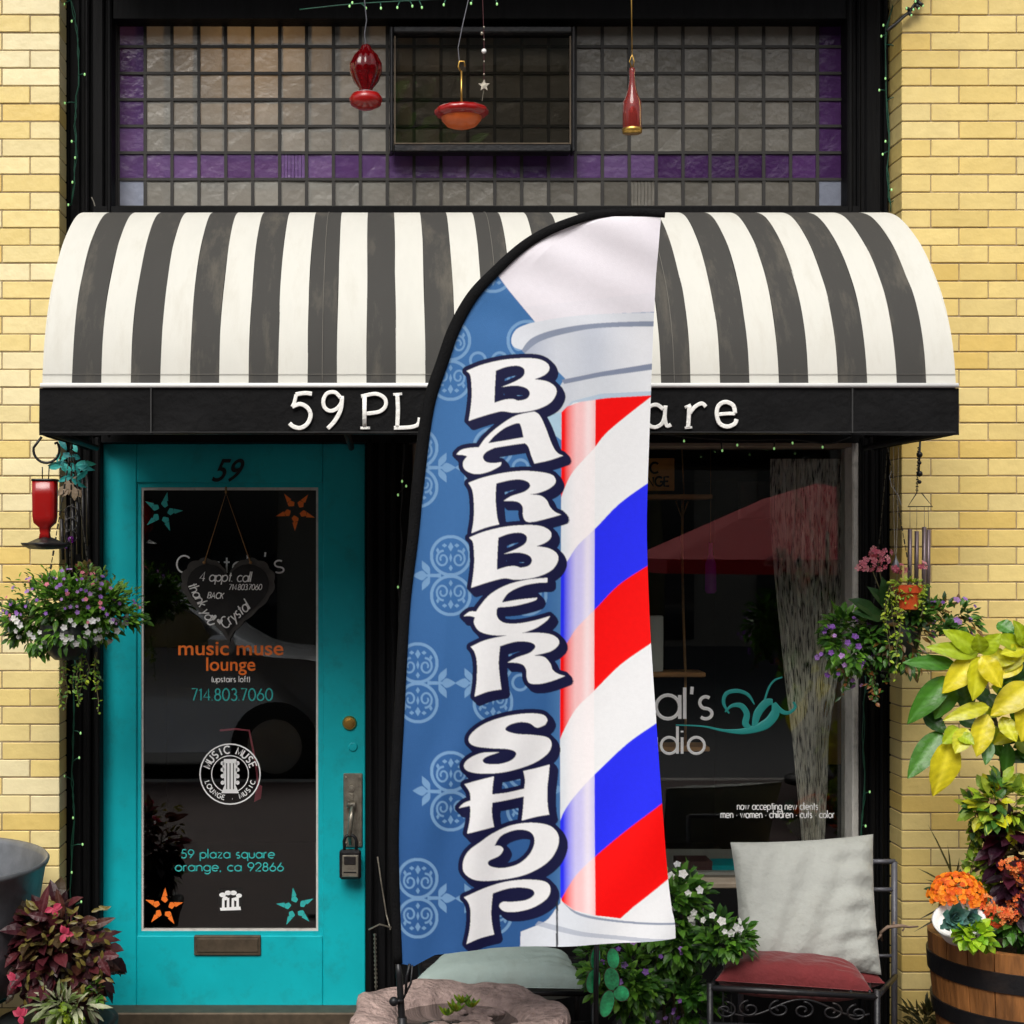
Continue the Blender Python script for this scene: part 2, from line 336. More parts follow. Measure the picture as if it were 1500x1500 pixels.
# transom: 27 x 7 square prism tiles
TY = .22
cols = [173 + 39.41*i for i in range(28)]; rows = [29, 68, 107, 145.5, 184.5, 223.5, 262.5, 303]
tl = MB(); fr = MB(); rng = random.Random(5)
for j in range(7):
    for i in range(27):
        if j == 5 or (j < 6 and i in (0, 26)):
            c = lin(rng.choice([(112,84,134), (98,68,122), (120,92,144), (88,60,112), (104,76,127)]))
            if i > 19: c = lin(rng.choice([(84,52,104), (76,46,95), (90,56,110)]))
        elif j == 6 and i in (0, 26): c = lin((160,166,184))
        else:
            warm_dim = i > 9
            c = lin(rng.choice([(152,150,144), (144,142,136), (160,158,151), (148,145,138)] if not warm_dim else [(136,132,124), (126,122,114), (142,137,128), (131,127,119)]))
        k = rng.uniform(.88, 1.1); c = tuple(v*k*(1.35 if i < 14 else 1.12) for v in c)  # right tiles browner; light fading from left to right is also in the colour
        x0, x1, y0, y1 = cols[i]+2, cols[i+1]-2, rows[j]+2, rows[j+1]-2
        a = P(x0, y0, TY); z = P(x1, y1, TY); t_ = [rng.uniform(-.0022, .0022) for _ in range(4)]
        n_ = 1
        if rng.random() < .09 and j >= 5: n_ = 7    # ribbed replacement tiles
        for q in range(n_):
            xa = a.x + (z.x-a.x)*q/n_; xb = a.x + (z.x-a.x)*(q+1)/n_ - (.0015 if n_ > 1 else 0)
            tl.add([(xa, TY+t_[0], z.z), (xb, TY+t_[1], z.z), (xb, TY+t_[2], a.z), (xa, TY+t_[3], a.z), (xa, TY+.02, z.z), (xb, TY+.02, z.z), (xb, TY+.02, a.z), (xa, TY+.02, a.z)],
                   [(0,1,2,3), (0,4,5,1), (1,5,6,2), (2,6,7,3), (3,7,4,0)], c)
tw = thing('transom_window', None, None); tw.parent = shop; tw.location = (0, 0, 0)
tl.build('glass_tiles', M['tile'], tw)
for x in cols: fr.pbox(x-2.3, 27, x+2.3, 304, TY-.006, TY+.018)
for y in rows: fr.pbox(166, y-2.0, 1240, y+2.0, TY-.0065, TY+.0175)
fr.pbox(164, 28, 171.2, 304, TY-.02, TY+.03); fr.pbox(1237.5, 28, 1242, 304, TY-.02, TY+.03)
fr.build('came_grid', M['came'], tw)
v = MB()
for r_ in ((571, 38, 576, 222), (838, 38, 843, 222), (576, 38, 838, 47), (577, 211, 837, 222)): v.pbox(*r_, .13, .2, bev=.004)
v.build('vent_frame', M['blackmetal'], tw)
v = MB()
for r_ in ((577.5, 52.5, 579.5, 211), (834.5, 52.5, 836.5, 211), (579.6, 209, 834.4, 210.8)): v.pbox(*r_, .138, .15)
v.build('vent_bead', M['bronze'], tw)
v = MB(); v.pbox(577, 52, 837, 211, .165, .170); v.build('vent_glass', M['smoke'], tw)
# display window frame and glass
dw = thing('display_window', None, None); dw.parent = shop
v = MB()
v.pbox(604, 648, 613, 1300, .16, .3, bev=.004); v.pbox(613, 637, 1249, 655, .16, .3, bev=.004); v.pbox(613, 1293, 1249, 1302, .16, .3, bev=.004)
v.build('frame', M['beige'], dw)
v = MB(); v.pbox(1249, 648, 1259, 1300, .155, .3, bev=.005); v.build('side_frame', M['palegrey'], dw)
v = MB(); v.pbox(613, 655, 1249, 1293, .25, .256); dglass = v.build('glass', M['glass'], dw)
v = MB(); v.pbox(604, 1302, 1259, 1560, .16, .34); v.build('bulkhead', M['black'], shop)
# interior room: walls, floor, partition behind the transom
v = MB(); D2 = 3.6
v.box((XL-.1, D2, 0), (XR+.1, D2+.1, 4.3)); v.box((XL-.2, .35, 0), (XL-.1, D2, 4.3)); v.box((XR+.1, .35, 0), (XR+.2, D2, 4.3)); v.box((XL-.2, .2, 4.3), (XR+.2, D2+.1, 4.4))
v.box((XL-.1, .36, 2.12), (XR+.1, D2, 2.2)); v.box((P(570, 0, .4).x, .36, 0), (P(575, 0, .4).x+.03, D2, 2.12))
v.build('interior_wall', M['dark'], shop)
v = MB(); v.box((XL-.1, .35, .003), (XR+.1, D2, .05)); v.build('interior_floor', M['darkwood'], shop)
v = MB(); v.pbox(148, 1484, 536, 1560, .1, .34, bev=.005); v.build('threshold', M['bronze'], shop)
lb = MB(); pz = P(382, 125, .50); lb.ball(pz, .05, 12)
lb.build('interior_lamp', mat('lamp_globe', (1,.7,.4), emit=(1,.55,.2), es=22.0), shop, True)

# door
DY = .20
door = thing('door', None, None); door.parent = shop
v = MB(); v.pbox(148, 650, 200, 1484, DY, DY+.045, bev=.003); v.pbox(473, 650, 535, 1484, DY, DY+.045, bev=.003)
v.pbox(200.3, 650, 472.7, 707, DY+.0004, DY+.045, bev=.003); v.pbox(200.3, 1371, 472.7, 1484, DY+.0004, DY+.045, bev=.003)
for r_ in ((200, 707, 207, 1371), (466, 707, 473, 1371), (207, 707, 466, 714), (207, 1364, 466, 1371)): v.pbox(*r_, DY+.009, DY+.04)
v.build('panel', M['teal'], door)
v = MB()
for r_ in ((207, 714, 210, 1364), (463, 714, 466, 1364), (210, 714, 463, 718), (210, 1361, 463, 1364)): v.pbox(*r_, DY+.012, DY+.03)
v.build('glazing_bead', M['palegrey'], door)
GY = DY + .022
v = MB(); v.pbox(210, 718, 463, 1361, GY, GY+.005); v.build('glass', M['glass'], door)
v = MB(); v.pbox(284, 1371, 382, 1400, DY-.009, DY+.01, bev=.003); v.pbox(288, 1375, 378, 1395, DY-.013, DY-.009, bev=.002); v.build('mail_slot', M['bronze'], door)
v = MB(); c_ = P(512, 1059, DY)
v.lathe(c_, [(.026, 0), (.026, -.006), (.022, -.012), (.015, -.013), (.014, -.02), (.006, -.021), (.0, -.021)], 24, axis='y'); v.build('deadbolt', M['brass'], door, 'auto')
v = MB(); v.lathe(P(517, 1094, DY), [(.017, 0), (.017, -.003), (.012, -.003), (.0, -.003)], 20, axis='y'); v.build('plugged_lock_hole', M['teal'], door, True)
v = MB(); v.pbox(503, 1133, 531, 1241, DY-.008, DY+.004, bev=.003); v.lathe(P(515, 1155, DY-.008), [(.011, 0), (.011, -.006), (.0, -.007)], 16, axis='y'); v.pbox(512, 1163, 517, 1172, DY-.014, DY-.008)
for q in ((507, 1139), (527, 1139), (507, 1235), (527, 1235)): v.ball(P(q[0], q[1], DY-.008), .0035, 6)
v.build('latch_plate', M['steel'], door, 'auto')
v = MB(); v.tube([P(516, 1186, DY-.005), P(516, 1184, DY-.05), P(514, 1200, DY-.062), P(512, 1222, DY-.055), P(513, 1236, DY-.01)], [.006, .008, .009, .008, .006], 8)
v.pbox(508, 1176, 521, 1184, DY-.04, DY-.008, bev=.003); v.build('handle', M['steel'], door, True)

# ---------------------------------------------------------------- single-line lettering
def arc(cx, cy, rx, ry, a0, a1, n=18):
    n = max(3, int(abs(a1-a0)/18)); return [(cx+rx*math.cos(R(a0+(a1-a0)*i/n)), cy+ry*math.sin(R(a0+(a1-a0)*i/n))) for i in range(n+1)]
O_ = arc(.3, .3, .3, .3, 90, 450)
G = {'o': (.6, [O_]), 'a': (.6, [O_, [(.6,.6),(.6,0)]]), 'd': (.6, [O_, [(.6,1),(.6,0)]]), 'q': (.6, [O_, [(.6,.6),(.6,-.32)]]), 'p': (.6, [O_, [(0,.6),(0,-.32)]]), 'b': (.6, [O_, [(0,1),(0,0)]]),
 'g': (.6, [O_, [(.6,.6)]+[(.6,-.05)]+arc(.32,-.05,.28,.25,0,-150)]), 'c': (.5, [arc(.3,.3,.3,.3,45,315)]), 'e': (.6, [[(0,.3),(.6,.3)]+arc(.3,.3,.3,.3,10,315)]),
 'l': (.05, [[(0,1),(0,0)]]), 'i': (.05, [[(0,.6),(0,0)], [(0,.78),(0,.84)]]), 'n': (.5, [[(0,.6),(0,0)], [(0,.3)]+arc(.25,.35,.25,.25,180,0)+[(.5,0)]]),
 'm': (.8, [[(0,.6),(0,0)], arc(.2,.4,.2,.2,180,0)+[(.4,0)], arc(.6,.4,.2,.2,180,0)+[(.8,0)]]), 'h': (.5, [[(0,1),(0,0)], arc(.25,.35,.25,.25,180,0)+[(.5,0)]]),
 'u': (.5, [[(0,.6)]+arc(.25,.25,.25,.25,180,360)+[(.5,.6)]]), 'r': (.28, [[(0,.6),(0,0)], arc(.2,.38,.2,.22,180,70)]), 't': (.3, [[(.15,.85),(.15,0)], [(0,.6),(.3,.6)]]), 'f': (.3, [arc(.27,.83,.14,.14,80,180)+[(.13,0)], [(0,.6),(.3,.6)]]),
 's': (.36, [arc(.18,.44,.16,.16,50,270)+arc(.18,.14,.17,.14,90,-140)]), 'v': (.5, [[(0,.6),(.25,0),(.5,.6)]]), 'w': (.8, [[(0,.6),(.2,0),(.4,.6),(.6,0),(.8,.6)]]),
 'y': (.5, [[(0,.6),(.25,0)], [(.5,.6),(.12,-.32)]]), 'z': (.42, [[(0,.6),(.42,.6),(0,0),(.42,0)]]), 'k': (.4, [[(0,1),(0,0)], [(.4,.6),(0,.25)], [(.12,.34),(.4,0)]]),
 '.': (.04, [[(0,0),(0,.05)]]), ',': (.06, [[(.04,.05),(0,-.12)]]), "'": (.04, [[(.02,1),(.0,.78)]]), '*': (.12, [[(.02,.3),(.1,.3)]]), '(': (.15, [arc(.3,.4,.25,.6,130,230)]), ')': (.15, [arc(-.15,.4,.25,.6,50,-50)]),
 '0': (.56, [arc(.28,.45,.28,.45,90,450)]), '1': (.2, [[(0,.75),(.15,.9),(.15,0)]]), '2': (.5, [arc(.25,.65,.25,.25,170,-35)+[(.0,0),(.5,0)]]), '3': (.46, [arc(.22,.68,.2,.21,150,-90), arc(.22,.24,.24,.24,90,-150)]),
 '4': (.56, [[(.42,0),(.42,.9),(0,.25),(.56,.25)]]), '5': (.5, [[(.45,.9),(.12,.9),(.06,.52)]+arc(.22,.28,.26,.27,120,-150)]), '6': (.54, [[(.36,.9),(.04,.36)], arc(.27,.27,.27,.27,90,450)]),
 '7': (.46, [[(0,.9),(.46,.9),(.14,0)]]), '8': (.5, [arc(.25,.68,.19,.21,90,450), arc(.25,.24,.24,.24,90,450)]), '9': (.54, [arc(.27,.62,.27,.27,90,450), [(.5,.5),(.18,0)]]), ' ': (.3, [])}
for k_, v_ in {'C': (.72, [arc(.42,.48,.42,.48,45,315)]), 'M': (.8, [[(0,0),(.1,.95),(.4,.1),(.7,.95),(.8,0)]]), 'U': (.6, [[(0,.95)]+arc(.3,.3,.3,.3,180,360)+[(.6,.95)]]), 'S': (.5, [arc(.26,.7,.22,.24,40,270)+arc(.26,.23,.24,.23,90,-140)]),
  'I': (.05, [[(0,.95),(0,0)]]), 'E': (.5, [[(.5,.95),(0,.95),(0,0),(.5,0)], [(0,.5),(.42,.5)]]), 'G': (.75, [arc(.42,.48,.42,.48,45,340)+[(.82,.45),(.5,.45)]]), 'L': (.45, [[(0,.95),(0,0),(.45,0)]]), 'O': (.9, [arc(.45,.48,.45,.48,90,450)]),
  'N': (.6, [[(0,0),(0,.95),(.6,0),(.6,.95)]]), 'A': (.7, [[(0,0),(.35,.95),(.7,0)], [(.13,.35),(.57,.35)]]), 'B': (.5, [[(0,0),(0,.95)]+arc(.26,.72,.22,.23,90,-90)+[(0,.49)]+arc(.26,.25,.25,.25,90,-90)+[(0,0)]]), 'K': (.5, [[(0,.95),(0,0)], [(.5,.95),(0,.4)], [(.15,.55),(.5,0)]]), 'P': (.5, [[(0,0),(0,.95)]+arc(.25,.7,.25,.25,90,-90)+[(0,.45)]])}.items(): G[k_] = v_
def stroke(mb, pts2, Y, th, flat=.25, r=None, shape=None):
    pts = [P(x, y, Y) for x, y in pts2]
    if len(pts) > 2 and (pts[0]-pts[-1]).length < 1e-6: pts.append(pts[1])
    mb.tube(pts, r or th*(CAMD+Y)/F/2, 8, flat=((0, 1, 0), flat))
def text(mb, s, px, py, h, Y, th, align='c', track=.17, width=None, xs=1.0):
    wd = [G[ch][0] for ch in s]; tot = (sum(wd) + track*(len(s)-1)) * h * xs
    if width: xs *= width/tot; tot = width
    x = px - (tot/2 if align == 'c' else 0 if align == 'l' else tot)
    for ch in s:
        gw, st = G[ch]
        for q in st: stroke(mb, [(x + a*h*xs, py - b_*h) for a, b_ in q], Y, th)
        x += (gw + track) * h * xs
def star(mb, cx, cy, r, Y, rot=0):
    for k in range(5):
        a = -90 + 72*k + rot; q = lambda rr, aa: (cx + rr*math.cos(R(aa)), cy + rr*math.sin(R(aa)))
        mb.prism([q(r, a), q(.60*r, a+13), q(.56*r, a-13)], Y, .0015)
        mb.prism([q(.53*r, a-15), q(.58*r, a+6), q(.42*r, a+26), q(.24*r, a+16), q(.28*r, a-8), q(.40*r, a-24)], Y, .0015)
LY = GY - .0018
v = MB(); text(v, "C", 259, 839, 26, LY, 2.6, 'l'); text(v, "rystal", 282, 839, 26, LY, 2.6, 'l', width=82); text(v, "'s", 388, 839, 30, LY, 2.6, 'l', track=.3, width=28)
text(v, '(upstairs loft)', 338, 999, 9, LY, 1.1, width=56)
v.build('shop_name', M['decal'], door); v = MB()
# round badge with a guitar headstock
bx, by = 337, 1134
ring = lambda r_: [(bx + r_*math.cos(R(a)), by + r_*math.sin(R(a))) for a in range(0, 361, 10)]
stroke(v, ring(44), LY, 2.0); stroke(v, ring(27), LY, 1.4)
def ringtext(s_, rad, a0, a1, h, inv=False):
    n = len(s_)
    for i, ch in enumerate(s_):
        a = a0 + (a1-a0)*i/(n-1); gw, st = G[ch]
        for q in st:
            pts = []
            for (gx, gy) in q:
                lx, ly = (gx-gw/2)*h, (gy-.45)*h
                if inv: rr, aa = rad - ly, R(a) - lx/rad
                else: rr, aa = rad + ly, R(a) + lx/rad
                pts.append((bx + rr*math.cos(aa), by + rr*math.sin(aa)))
            stroke(v, pts, LY, 2.2 if not inv else 1.5)
ringtext('MUSIC MUSE', 35.5, -158, -22, 11); ringtext('LOUNGE & MUSIC'.replace('&', '*'), 35.5, 160, 20, 7, True)
v.prism([(328, 1112), (346, 1112), (348, 1122), (345, 1150), (350, 1162), (324, 1162), (329, 1150), (326, 1122)], LY, .0015)
for k in range(4):
    for sx_ in (-1, 1): v.prism([(bx + sx_*(11+3*math.cos(R(a)))+0, 1118+9.5*k + 3.2*math.sin(R(a))) for a in range(0, 360, 45)], LY, .0015)
v.build('badge', M['decal'], door)
v = MB()
for x in (332, 337, 342): stroke(v, [(x, 1118), (x, 1156)], LY-.001, 1.3)
for x, y in ((323,1310),(330,1306),(337,1311),(344,1306),(351,1312)): pass
v.build('headstock_strings', M['dark'], door)
v = MB(); v.prism([(320,1303),(355,1301),(355,1336),(320,1337)], LY, .0012); v.build('square_sticker', M['dark'], door)
v = MB()
for x, y, r_ in ((326,1311,5),(334,1308,5),(342,1308,5),(350,1312,4.6),(330,1316,4),(346,1317,4)): v.prism([(x+r_*math.cos(R(a)), y+r_*.7*math.sin(R(a))) for a in range(0, 360, 40)], LY-.0012, .001)
for x in (327, 334, 341, 348): v.prism([(x-1.6,1316),(x+1.8,1315),(x+2,1331),(x-2,1331)], LY-.0014, .001)
v.prism([(322,1330),(352,1328),(353,1333),(323,1334)], LY-.0013, .001); v.build('square_emblem', M['decal'], door)
v = MB(); text(v, '714.803.7060', 340, 1026, 19, LY, 2.1, width=118); v.build('phone_number', M['tealdecal'], door); v = MB(); text(v, '59 plaza square', 334, 1257, 13.5, LY, 1.9, width=136); text(v, 'orange, ca 92866', 336, 1276, 13.5, LY, 1.9, width=158)
v.build('address_lettering', M['tealdecal'], door); v = MB(); star(v, 238, 750, 30, LY, 14); v.build('teal_star', M['tealdecal'], door); v = MB(); star(v, 433, 1329, 29, LY, -8); v.build('teal_star', M['tealdecal'], door)
v = MB(); star(v, 433, 748, 30, LY, 38); v.build('orange_star', M['orangedecal'], door); v = MB(); star(v, 240, 1329, 29, LY, 4); v.build('orange_star', M['orangedecal'], door)
def btext(s_, px, py, h, Y, m, name, parent, width, off=.0, shear=0.0, th=.0012):
    """heavier words from the built-in typeface, turned into mesh plates"""
    cu = bpy.data.curves.new(name, 'FONT'); cu.body = s_; cu.size = 1; cu.offset = off; cu.extrude = 0; cu.shear = shear
    o = bpy.data.objects.new(name, cu); C.objects.link(o); dg = bpy.context.evaluated_depsgraph_get(); me = bpy.data.meshes.new_from_object(o.evaluated_get(dg))
    bpy.data.objects.remove(o)
    xs = [q.co.x for q in me.vertices]; ys = [q.co.y for q in me.vertices]; wx = max(xs)-min(xs); s1 = width/wx; s2 = h/(max(ys)-min(ys))
    mb = MB(); n = len(me.vertices); x0 = min(xs); y0 = min(ys)
    A = [P(px - width/2 + (q.co.x-x0)*s1, py - (q.co.y-y0)*s2, Y) for q in me.vertices]
    fs = [tuple(p.vertices) for p in me.polygons]; mb.add(A, fs); mb.add([a_ + Vector((0, th, 0)) for a_ in A], [f[::-1] for f in fs])
    from collections import Counter
    ec = Counter()
    for f in fs:
        for i in range(len(f)): ec[tuple(sorted((f[i], f[(i+1) % len(f)])))] += 1
    mb.f += [(a_, b_, b_+n, a_+n) for (a_, b_), k in ec.items() if k == 1]
    return mb.build(name, m, parent)
lt = btext('music muse', 338, 960, 20, LY, M['orangedecal'], 'orange_lettering', door, 154, .012)
btext('lounge', 338, 989, 26, LY, M['orangedecal'], 'orange_lettering', door, 72, .012)
btext('59', 334, 706, 34, DY-.004, M['blackmetal'], 'house_number', door, 48, .01, .5, .006)
# window lettering
WY = .2475
v = MB(); text(v, "Cryst", 955, 1053, 57, WY, 5.2, 'r', track=.16)
def T(s_, x, y, h, th, **k): text(v, s_, x, y, h, WY, th, 'l', **k)
T('a', 961, 1053, 58, 5.2); T('l', 1003, 1053, 46, 5.2); T("'", 1013, 1056, 50, 5.0); T('s', 1024, 1053, 54, 5.0)
text(v, 'studio', 1032, 1104, 40, WY, 4.2, 'r')
v.build('shop_name', M['decal'], dw); v = MB(); text(v, 'now accepting new clients', 1139, 1186, 11, WY, 1.4, width=118); text(v, 'men * women * children * cuts * color', 1139, 1198, 11, WY, 1.5, width=166)
v.build('small_lettering', M['decal'], dw)
v = MB()
def thick(pts, ws, Y=WY):
    c = catmull(pts, False, 6); n = len(c); w_ = [np.interp(i, np.linspace(0, n-1, len(ws)), ws) for i in range(n)]
    v.tube([P(x, y, Y) for x, y in c], [q*(CAMD+Y)/F/2 for q in w_], 8, flat=((0, 1, 0), .2))
thick([(990,1062),(1030,1064),(1060,1070),(1090,1071),(1120,1062),(1135,1045),(1133,1030)], [1.5,2.5,4,9,14,14,5])
thick([(1068,1045),(1060,1030),(1064,1016),(1080,1012),(1096,1018),(1105,1032)], [2,5,6,6,5,1.5])
thick([(1062,1043),(1072,1034),(1086,1034),(1094,1046),(1092,1060),(1100,1068)], [2,5,8,9,10,6])
thick([(1105,1064),(1110,1045),(1122,1030),(1132,1028)], [8,12,12,8])
thick([(1120,1026),(1126,1008),(1134,997),(1146,992)], [3,3,3,2])
thick([(1134,1030),(1145,1042),(1156,1044),(1165,1036),(1162,1028)], [6,7,5,4,3])
v.build('teal_wave_emblem', M['tealdecal'], dw)
# ---------------------------------------------------------------- awning
AY = -.85
A0 = P(62, 562, AY); A1 = P(1400, 562, AY); zb = A0.z
aw = thing('striped_awning', 'rounded black and white striped canvas awning with painted black valance above the door and window', 'awning', ((A0.x+A1.x)/2, 0, zb))
PR = [(0,0),(.012,.07),(.035,.145),(.075,.225),(.12,.29),(.17,.345),(.23,.405),(.30,.465),(.38,.52),(.46,.568),(.54,.607),(.62,.634),(.70,.652),(.78,.663),(.85,.668)]
PR = [tuple(p) for p in catmull(PR, False, 3)]
m = mat('awning_canvas', attr=True, rough=.85, var=.05, vs=4, bump=.15, bs=350, dirt=(.30,.26,.19), dirt_s=4.0, dirt_a=.3, trans=.06, stretch=(2.6,.6,.6))
v = MB(); rng = random.Random(11); NS = 31; sub = 4; W_ = (A1.x-A0.x)/NS
for k in range(NS):
    c = (.64,.63,.575) if k % 2 == 0 else (.045,.043,.039)
    vs = []
    for i in range(sub+1):
        x = A0.x + W_*(k + i/sub)
        t = (x-A0.x)/(A1.x-A0.x)
        for j, (u, h) in enumerate(PR):
            s_ = math.sin(math.pi*min(1, h/.66))
            sag = -.002*s_*abs(math.sin(t*math.pi*4)) + .0025*math.sin(x*9+h*7)*s_
            wob = .0015*math.sin(h*11+k*1.7)*s_
            vs.append((x + (wob if 0 < k + i/sub < NS else 0), AY + u - sag*.6, zb + h + sag*.6))
    n = len(PR)
    v.add(vs, [(i*n+j, (i+1)*n+j, (i+1)*n+j+1, i*n+j+1) for i in range(sub) for j in range(n-1)], c)
v.build('canopy', m, aw, True)
v = MB(); n = len(PR)
for X in (A0.x+.004, A1.x-.004):
    v = MB(); v.add([(X, AY+u, zb+h) for u, h in PR] + [(X, 0, zb)], [tuple(range(n+1))], (.76,.74,.665)); v.build('end_panel', m, aw)
v = MB(); 
for seam in range(NS//6+1):
    pass
a = P(62, 566, AY); b_ = P(1400, 566, AY); v.tube([(A0.x-.004, AY-.008, zb-.006), (A1.x+.004, AY-.008, zb-.006)], .0075, 10); v.build('piping', M['white'], aw, True)
v = MB()
for k in (9.5, 21.45, 15.5):
    for off in (0,) : v.tube([(A0.x + W_*k , AY + u - .0015, zb + h + .0015) for u, h in PR], .0010, 5)
v.tube([(A0.x, AY + .0012, zb + .028), (A1.x, AY + .0012, zb + .028)], .0007, 5)
v.build('stitched_seams', mat('seam_tape', (.16,.15,.13), .8), aw, True)
v = MB(); zt, z2 = zb-.014, P(0, 636, AY).z; N = 90
vs = []
for i in range(N+1):
    t = i/N; x = A0.x-.008 + (A1.x-A0.x+.016)*t
    for j in range(7):
        q = j/6; wv = .004*math.sin(x*13+q*3)*q + .003*math.sin(x*31)*q*q
        vs.append((x, AY-.004-wv, zt + (z2-zt)*q - (.004*math.sin(x*5)*q)))
v.add(vs, [(i*7+j, i*7+j+1, (i+1)*7+j+1, (i+1)*7+j) for i in range(N) for j in range(6)])
for sx, X in ((-1, A0.x-.008), (1, A1.x+.008)):
    vs = []
    for i in range(13):
        for j in range(5):
            u = i/12*.84; q = j/4; vs.append((X + sx*.006*math.sin(u*9)*q, AY-.004+u, zt + (z2-zt)*q))
    v.add(vs, [(i*5+j, i*5+j+1, (i+1)*5+j+1, (i+1)*5+j) for i in range(12) for j in range(4)])
v.build('valance', mat('valance_canvas', (.0045,.0045,.005), .85, var=.4, vs=9, bump=.3, bs=40, dirt=(.018,.017,.016), dirt_s=5, dirt_a=.4, spec=.2), aw, True)
v = MB()
for x in (221, 1249): v.pbox(x-.8, 568, x+.8, 634, AY-.013, AY-.006)
v.tube([P(60, 633, AY-.012), P(1400, 633, AY-.012)], .0012, 5)
v.build('seam', mat('seam_thread', (.03,.03,.03), .7), aw)
v = MB()
for u, z_ in ((0, z2+.01), (.0, zb-.01), (.84, zb-.01)): v.tube([(A0.x, AY+u+.012, z_), (A1.x, AY+u+.012, z_)], .011, 8)
for X in (A0.x+.01, A0.x+.9, A1.x-.9, A1.x-.01):
    v.tube([(X, AY+u+.012, zb+h-.015) for u, h in PR], .01, 8); v.tube([(X, AY+.01, z2+.01), (X, -.0, z2+.012)], .011, 8); v.tube([(X, AY+.01, z2+.01), (X, AY+.01, zb)], .01, 8)
v.build('frame', M['blackmetal'], aw, True)
# hand painted address
v = MB(); HY = AY - .0135
def hp(pts, th=6.0, sm=True): stroke(v, [tuple(p) for p in catmull(pts, False, 5)] if sm else pts, HY, th, flat=.08)
hp([(457,577),(446,576),(433,578)], 6.5); hp([(434,578),(431,590),(428,596)], 5.5); hp([(428,596),(440,592),(451,598),(455,609),(450,621),(440,627),(430,625),(424,620)], 6.5)
hp([(499,583),(491,575),(480,576),(474,585),(475,596),(483,602),(493,599),(500,590),(501,580)], 6); hp([(501,582),(499,600),(491,616),(480,628)], 6.5)
hp([(534,580),(534,626)], 6.5, False); hp([(529,581),(550,577),(563,583),(565,594),(556,603),(537,606)], 6); hp([(528,627),(542,627)], 4, False)
hp([(582,578),(583,600),(582,626)], 6.5); hp([(576,578),(589,577)], 4, False); hp([(577,627),(600,626),(612,622),(615,612)], 6)
for cx in (640, 872+48+40):   # the two letters a
    hp([(cx+12,600),(cx+2,593),(cx-10,597),(cx-15,609),(cx-10,622),(cx,626),(cx+10,620),(cx+14,608)], 6); hp([(cx+15,594),(cx+14,612),(cx+17,624),(cx+23,622)], 6)
hp([(670,597),(695,595),(672,625),(698,623)], 6, False)
hp([(762,585),(752,577),(741,580),(738,590),(748,600),(760,607),(760,620),(748,627),(736,620)], 6.5)
hp([(806,600),(796,593),(784,598),(780,610),(785,622),(796,625),(806,616)], 6); hp([(808,594),(808,640)], 6, False)
hp([(838,595),(838,615),(846,625),(858,624),(866,614)], 6); hp([(867,594),(867,622),(872,625)], 6)
cx = 890; hp([(cx+12,600),(cx+2,593),(cx-10,597),(cx-15,609),(cx-10,622),(cx,626),(cx+10,620),(cx+14,608)], 6); hp([(cx+15,594),(cx+14,612),(cx+17,624),(cx+23,622)], 6)
hp([(1010,594),(1009,612),(1008,627)], 6.5); hp([(1003,597),(1012,593)], 4, False); hp([(1010,606),(1018,596),(1028,591),(1034,596)], 6); hp([(1003,627),(1014,626)], 3.5, False)
hp([(1053,607),(1066,606),(1077,606)], 5.5); hp([(1077,606),(1074,594),(1063,589),(1053,594),(1050,606),(1054,620),(1065,625),(1076,621),(1079,614)], 6.5)
# drop the far letter a that the word does not have
v.build('painted_address', M['awnpaint'], aw, True)

# ---------------------------------------------------------------- feather flag
FY = -1.35
SS = 2
def raster(polys, X0, Y0, W, H):
    """even-odd scanline fill of photo-space polygons"""
    im = np.zeros((H, W), bool)
    for poly in polys:
        p = (np.array(poly, float) - (X0, Y0)) * SS; x, y = p[:, 0], p[:, 1]; x2, y2 = np.roll(x, -1), np.roll(y, -1)
        for r_ in range(max(0, int(y.min())), min(H, int(y.max())+2)):
            yc = r_ + .5; k = ((y <= yc) & (y2 > yc)) | ((y2 <= yc) & (y > yc))
            if not k.any(): continue
            xs = np.sort(x[k] + (yc-y[k])*(x2[k]-x[k])/(y2[k]-y[k]))
            for a_, c_ in zip(xs[::2], xs[1::2]): im[r_, max(0, int(a_+.5)):max(0, int(c_+.5))] ^= True
    return im
def curve(pts, closed=True):
    """pts with a third item are corners; smooth in between"""
    n = len(pts); ci = [i for i, p in enumerate(pts) if len(p) > 2]
    if not ci: return [tuple(q) for q in catmull([p[:2] for p in pts], True, 6)]
    out = []
    for a_, c_ in zip(ci, ci[1:] + [ci[0] + n]):
        seg = [pts[i % n][:2] for i in range(a_, c_+1)]; out += [tuple(q) for q in catmull(seg, False, 6)][:-1]
    return out
FX0, FY0, FW, FH = 555, 295, 445, 1135
W, H = FW*SS, FH*SS
yy, xx = np.mgrid[0:H, 0:W].astype(np.float32); PX = FX0 + (xx+.5)/SS; PY = FY0 + (yy+.5)/SS
img = np.zeros((H, W, 3), np.float32)
def setc(mask, c, a_=1.0):
    global img
    c = np.array(lin(c), np.float32) if not isinstance(c, np.ndarray) else c
    al = (mask.astype(np.float32) * a_)[..., None]; img = img*(1-al) + c*al
def rs(*polys): return raster(polys, FX0, FY0, W, H)
setc(np.ones((H, W), bool), (64,114,172)); setc(np.ones((H, W), bool), (44,86,144), np.clip((PY-650)/600, 0, 1)*.8)
